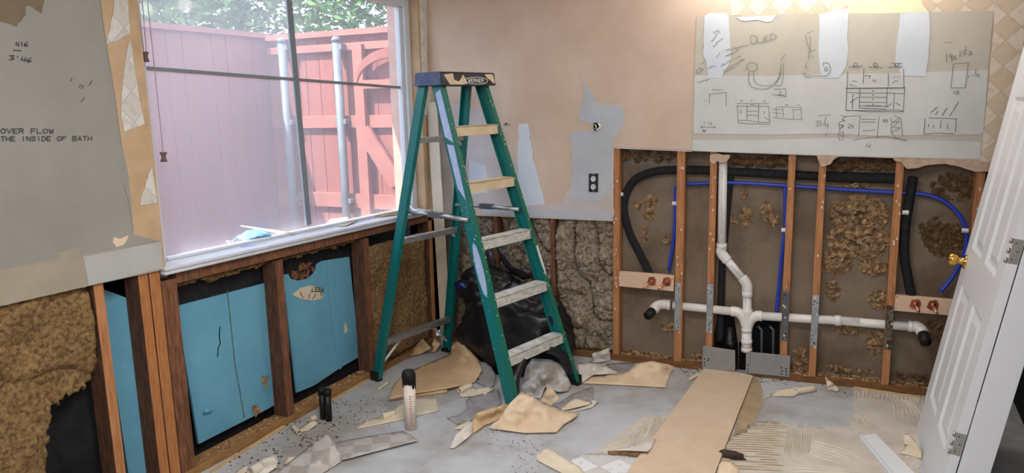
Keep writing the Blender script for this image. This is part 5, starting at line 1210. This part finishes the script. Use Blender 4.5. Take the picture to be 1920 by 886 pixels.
tag(gm.build('floor_grit', 'grit'), 'dark crumbs and grit scattered over the concrete floor', 'debris', kind='stuff')
dm = MB()
def pgrit(fr, a0, a1, b0, b1, z, n):
    for _ in range(n):
        c = fr(rg.uniform(a0, a1), rg.uniform(b0, b1), z); r_ = rg.uniform(.004, .014)
        q = [c+Vector((math.cos(t+r_*900)*r_*k, math.sin(t+r_*900)*r_*k, .0003)) for t, k in ((0, 1.3), (1.7, .8), (3.3, 1.2), (4.8, .7))]
        dm.add(q+[c+Vector((0, 0, r_*.8))], [(0, 1, 4), (1, 2, 4), (2, 3, 4), (3, 0, 4), (3, 2, 1, 0)])
pgrit(W, sa+.04, sb, .03, .09, .038, 90); pgrit(W, sb+.04, sc, .03, .09, .038, 60); pgrit(W, se+.04, sg, .03, .09, .038, 120); pgrit(W, sg+.04, 3.15, .02, .09, .038, 90); pgrit(W, sd_+.02, se, .0, .09, .038, 60)
pgrit(LW, -2.2, -1.65, .02, .085, .038, 60); pgrit(LW, -1.57, -.94, .02, .085, .038, 80)
tag(dm.build('plate_grit', 'fluff'), 'tan insulation crumbs lying on the bottom plates', 'debris', kind='stuff')

# ================================================================== OUTSIDE THE WINDOW
struct(MB().box(ID, -9, -.13, -7, 12, -.3, -.12).build('ground', 'soil'))
FX = -2.0; FY = PY(500, 68, 0).y
cpt = L(500, 68, FX); FYY = cpt.y; FZ = cpt.z
fl = thing('side_fence', 'long red-brown board fence running along outside the left window half', 'fence', (FX, -1.5, -.12))
mb = MB(); y = -6.0; k = 0
while y < FYY-.001:
    w = .138; mb.box(ID, FX-.02, FX+.004*((k % 3)-1), y, min(FYY, y+w-.004), -.10, FZ-.02); y += w; k += 1
mb.build('board_panel', 'fence_red', fl)
MB().box(ID, FX-.03, FX+.03, -6, FYY, FZ-.02, FZ+.02).build('cap_rail', 'fence_rail', fl)
fr_ = thing('end_fence', 'sunlit red-brown fence with rails facing the window', 'fence', (-1.1, FYY, -.12))
XR = -.26
def fz_at(px, py): return PY(px, py, FYY-.03).z
mb = MB(); x = FX+.03; k = 0
x = FX-.02
while x < XR-.02:
    w = .14; mb.box(ID, x, min(XR, x+w-.006), FYY, FYY+.02+.003*(k % 2), -.10, FZ-.04); x += w; k += 1
mb.build('board_panel', 'fence_red', fr_)
MB().box(ID, FX+.03, XR, FYY-.06, FYY+.04, FZ-.045, FZ).build('top_rail', 'fence_rail', fr_)
for ya, yb, nm in ((84, 98, 'upper_rail'), (217, 240, 'middle_rail'), (360, 386, 'lower_rail')):
    za, zb = fz_at(600, ya), fz_at(600, yb); MB().box(ID, FX+.03, XR, FYY-.045, FYY-.002, zb, za).build(nm, 'fence_rail', fr_, bevel=.003)
# gate frame pieces on the right of the end fence
gx0 = PY(668, 150, FYY-.05).x
gt = thing('garden_gate', 'red-brown gate with a solid arched shadow band at the right end of the fence', 'gate', ((gx0+XR)/2, FYY-.08, -.12))
MB().box(ID, gx0, gx0+.09, FYY-.085, FYY-.045, -.10, FZ-.12).build('stile', 'fence_rail', gt)
arc = []
for i in range(13):
    t = math.pi-(math.pi/2)*i/12; p = PY(745+72*math.cos(t), 150-52*math.sin(t), FYY-.06); arc.append(p)
mb = MB(); 
for a, b in zip(arc, arc[1:]):
    d = Vector((0, 0, .035)); e = Vector((0, -.035, 0)); mb.hexa([a-d, b-d, b+d, a+d], [a-d+e, b-d+e, b+d+e, a+d+e])
mb.build('arched_shadow_band', 'fence_red', gt)  # curved board standing for an arched shadow on the fence
za, zb = fz_at(700, 150), fz_at(700, 166); MB().box(ID, gx0+.09, XR, FYY-.085, FYY-.045, zb, za).build('rail', 'fence_rail', gt)
a, b = PY(682, 242, FYY-.06), PY(748, 345, FYY-.06); d = Vector((.06, 0, .03)); e = Vector((0, -.03, 0))
MB().hexa([a-d, a+d, b+d, b-d], [a-d+e, a+d+e, b+d+e, b-d+e]).build('diagonal_brace', 'fence_rail', gt)
for lab, p_ in (('galvanised steel fence post left, partly behind the window bar', (528, 78)), ('galvanised steel fence post in front of the sunlit fence', (630, 76))):
    c = PY(*p_, FYY-.10); o = thing('fence_post', lab, 'post', (c.x, c.y, -.12))
    MB().tube([Vector((c.x, c.y, -.12)), Vector((c.x, c.y, c.z))], .034, 16).build('pipe', 'galv', o, smooth=True)
    MB().lathe((c.x, c.y, c.z-.01), (0, 0, 1), [(0, .038), (.025, .038), (.04, .02), (.042, .004)], 16).build('post_cap', 'galv', o, smooth=True)
    for zz in (c.z-.05, fz_at(600, 228), fz_at(600, 372)): MB().box(ID, c.x-.055, c.x+.055, c.y-.01, c.y+.06, zz-.02, zz+.02).build('bracket', 'galv', o, bevel=.004)
# brick return of the house wall beside the window, seen through the glass
yb0 = L(739, 60, -.24).y
mb = MB(); z = -.1; k = 0
while z < 2.75:
    off = .1 if k % 2 else 0
    mb.box(ID, -.24, -.135, yb0, yb0+.10-off*.4, z, z+.062); mb.box(ID, -.24, -.135, yb0+.108-off*.4, yb0+.33, z, z+.062); z += .073; k += 1
struct(mb.build('wall_brick', 'brick', bevel=.003))
struct(MB().box(ID, -.235, -.13, WY1+.02, .6, -.1, 2.75).build('wall_outside', 'brick'))
struct(MB().box(ID, -.62, -.0, -7, .62, 2.78, 2.84).build('sun_block_eave', 'sun_block_plain'))  # unseen eave, added to keep the sun off the window
mb = MB().box(LW, -7, WY0, .13, .16, .80, 2.9); mb.box(LW, WY0, .6, .13, .16, 2.36, 2.9)
struct(mb.build('wall_exterior', 'brick'))
# trees behind the fence
def tree(lab, base, ctr, rad, n, m, seed):
    o = thing('tree', lab, 'tree', base); rg2 = random.Random(seed)
    MB().tube(smooth_path([Vector(base), Vector((base[0]+.1, base[1], ctr[2]*.5)), Vector(ctr)], 5), [.16]*5+[.09]*6, 10).build('trunk', 'bark', o, smooth=True)
    mb = MB()
    for _ in range(n):
        while True:
            q = Vector((rg2.uniform(-1, 1), rg2.uniform(-1, 1), rg2.uniform(-1, 1)))
            if q.length < 1 and noise.noise(q*3+Vector((seed, 0, 0))) > -.12: break
        c = Vector(ctr)+Vector((q.x*rad[0], q.y*rad[1], q.z*rad[2])); s = rg2.uniform(.03, .075)
        u = Vector((rg2.uniform(-1, 1), rg2.uniform(-1, 1), rg2.uniform(-.6, .6))).normalized(); v = u.cross(Vector((rg2.uniform(-1, 1), rg2.uniform(-1, 1), rg2.uniform(-1, 1)))).normalized()*.5
        mb.add([c-u*s, c+v*s, c+u*s, c-v*s], [(0, 1, 2, 3)], 0 if rg2.random() < .7 else 1)
    mb.build('crown', m, o); return o
tree('leafy green tree behind the side fence, left half of the window', (-4.2, .2, -.12), (-4.2, .2, 3.1), (1.5, 1.5, 1.25) , 9500, ['leaf', 'leaf_pale'], 1)
tree('bushy tree above the fence corner behind the window bar', (-4.4, 2.6, -.12), (-4.4, 2.6, 3.1), (1.5, 1.5, 1.35) , 9500, ['leaf', 'leaf_pale'], 2)
tree('dark green tree above the sunlit end fence', (-2.8, 4.6, -.12), (-2.8, 4.6, 3.2), (1.5, 1.4, 1.5) , 9500, ['leaf', 'leaf'], 3)
tree('tree at the right edge of the window behind the gate', (-.9, 5.6, -.12), (-.9, 5.6, 3.3), (1.3, 1.3, 1.5) , 9500, ['leaf', 'leaf_pale'], 4)

# ================================================================== repeats share a group
GROUPS = {'wall_stud': 'wall studs', 'paper_scrap': 'paper and vinyl scraps on the floor', 'foam_board': 'blue foam boards in the window wall', 'insulation_batt': 'insulation batts', 'insulation_fringe': 'fibre fringes under the rough sill',
          'bottom_plate': 'bottom plates', 'steel_plate': 'steel plates by the drain', 'foam_covered_pipe': 'black foam-covered pipes', 'blue_water_pipe': 'blue water pipes', 'valve_board': 'copper valve boards', 'wood_strip': 'light wood strips along the plates',
          'felt_strip': 'black building paper strips', 'recess_shade_panel': 'black shade panels behind the drain', 'old_water_pipe': 'old grey pipes in the dark opening', 'wood_shim': 'wood shims on the sill', 'blind_cord': 'blind cords', 'fence_post': 'galvanised fence posts', 'tree': 'trees beyond the fence'}
for o in list(COL.objects):
    if o.parent is None and o.get('category') and o.get('kind') is None:
        g = GROUPS.get(o.name.split('.')[0])
        if g: o['group'] = g
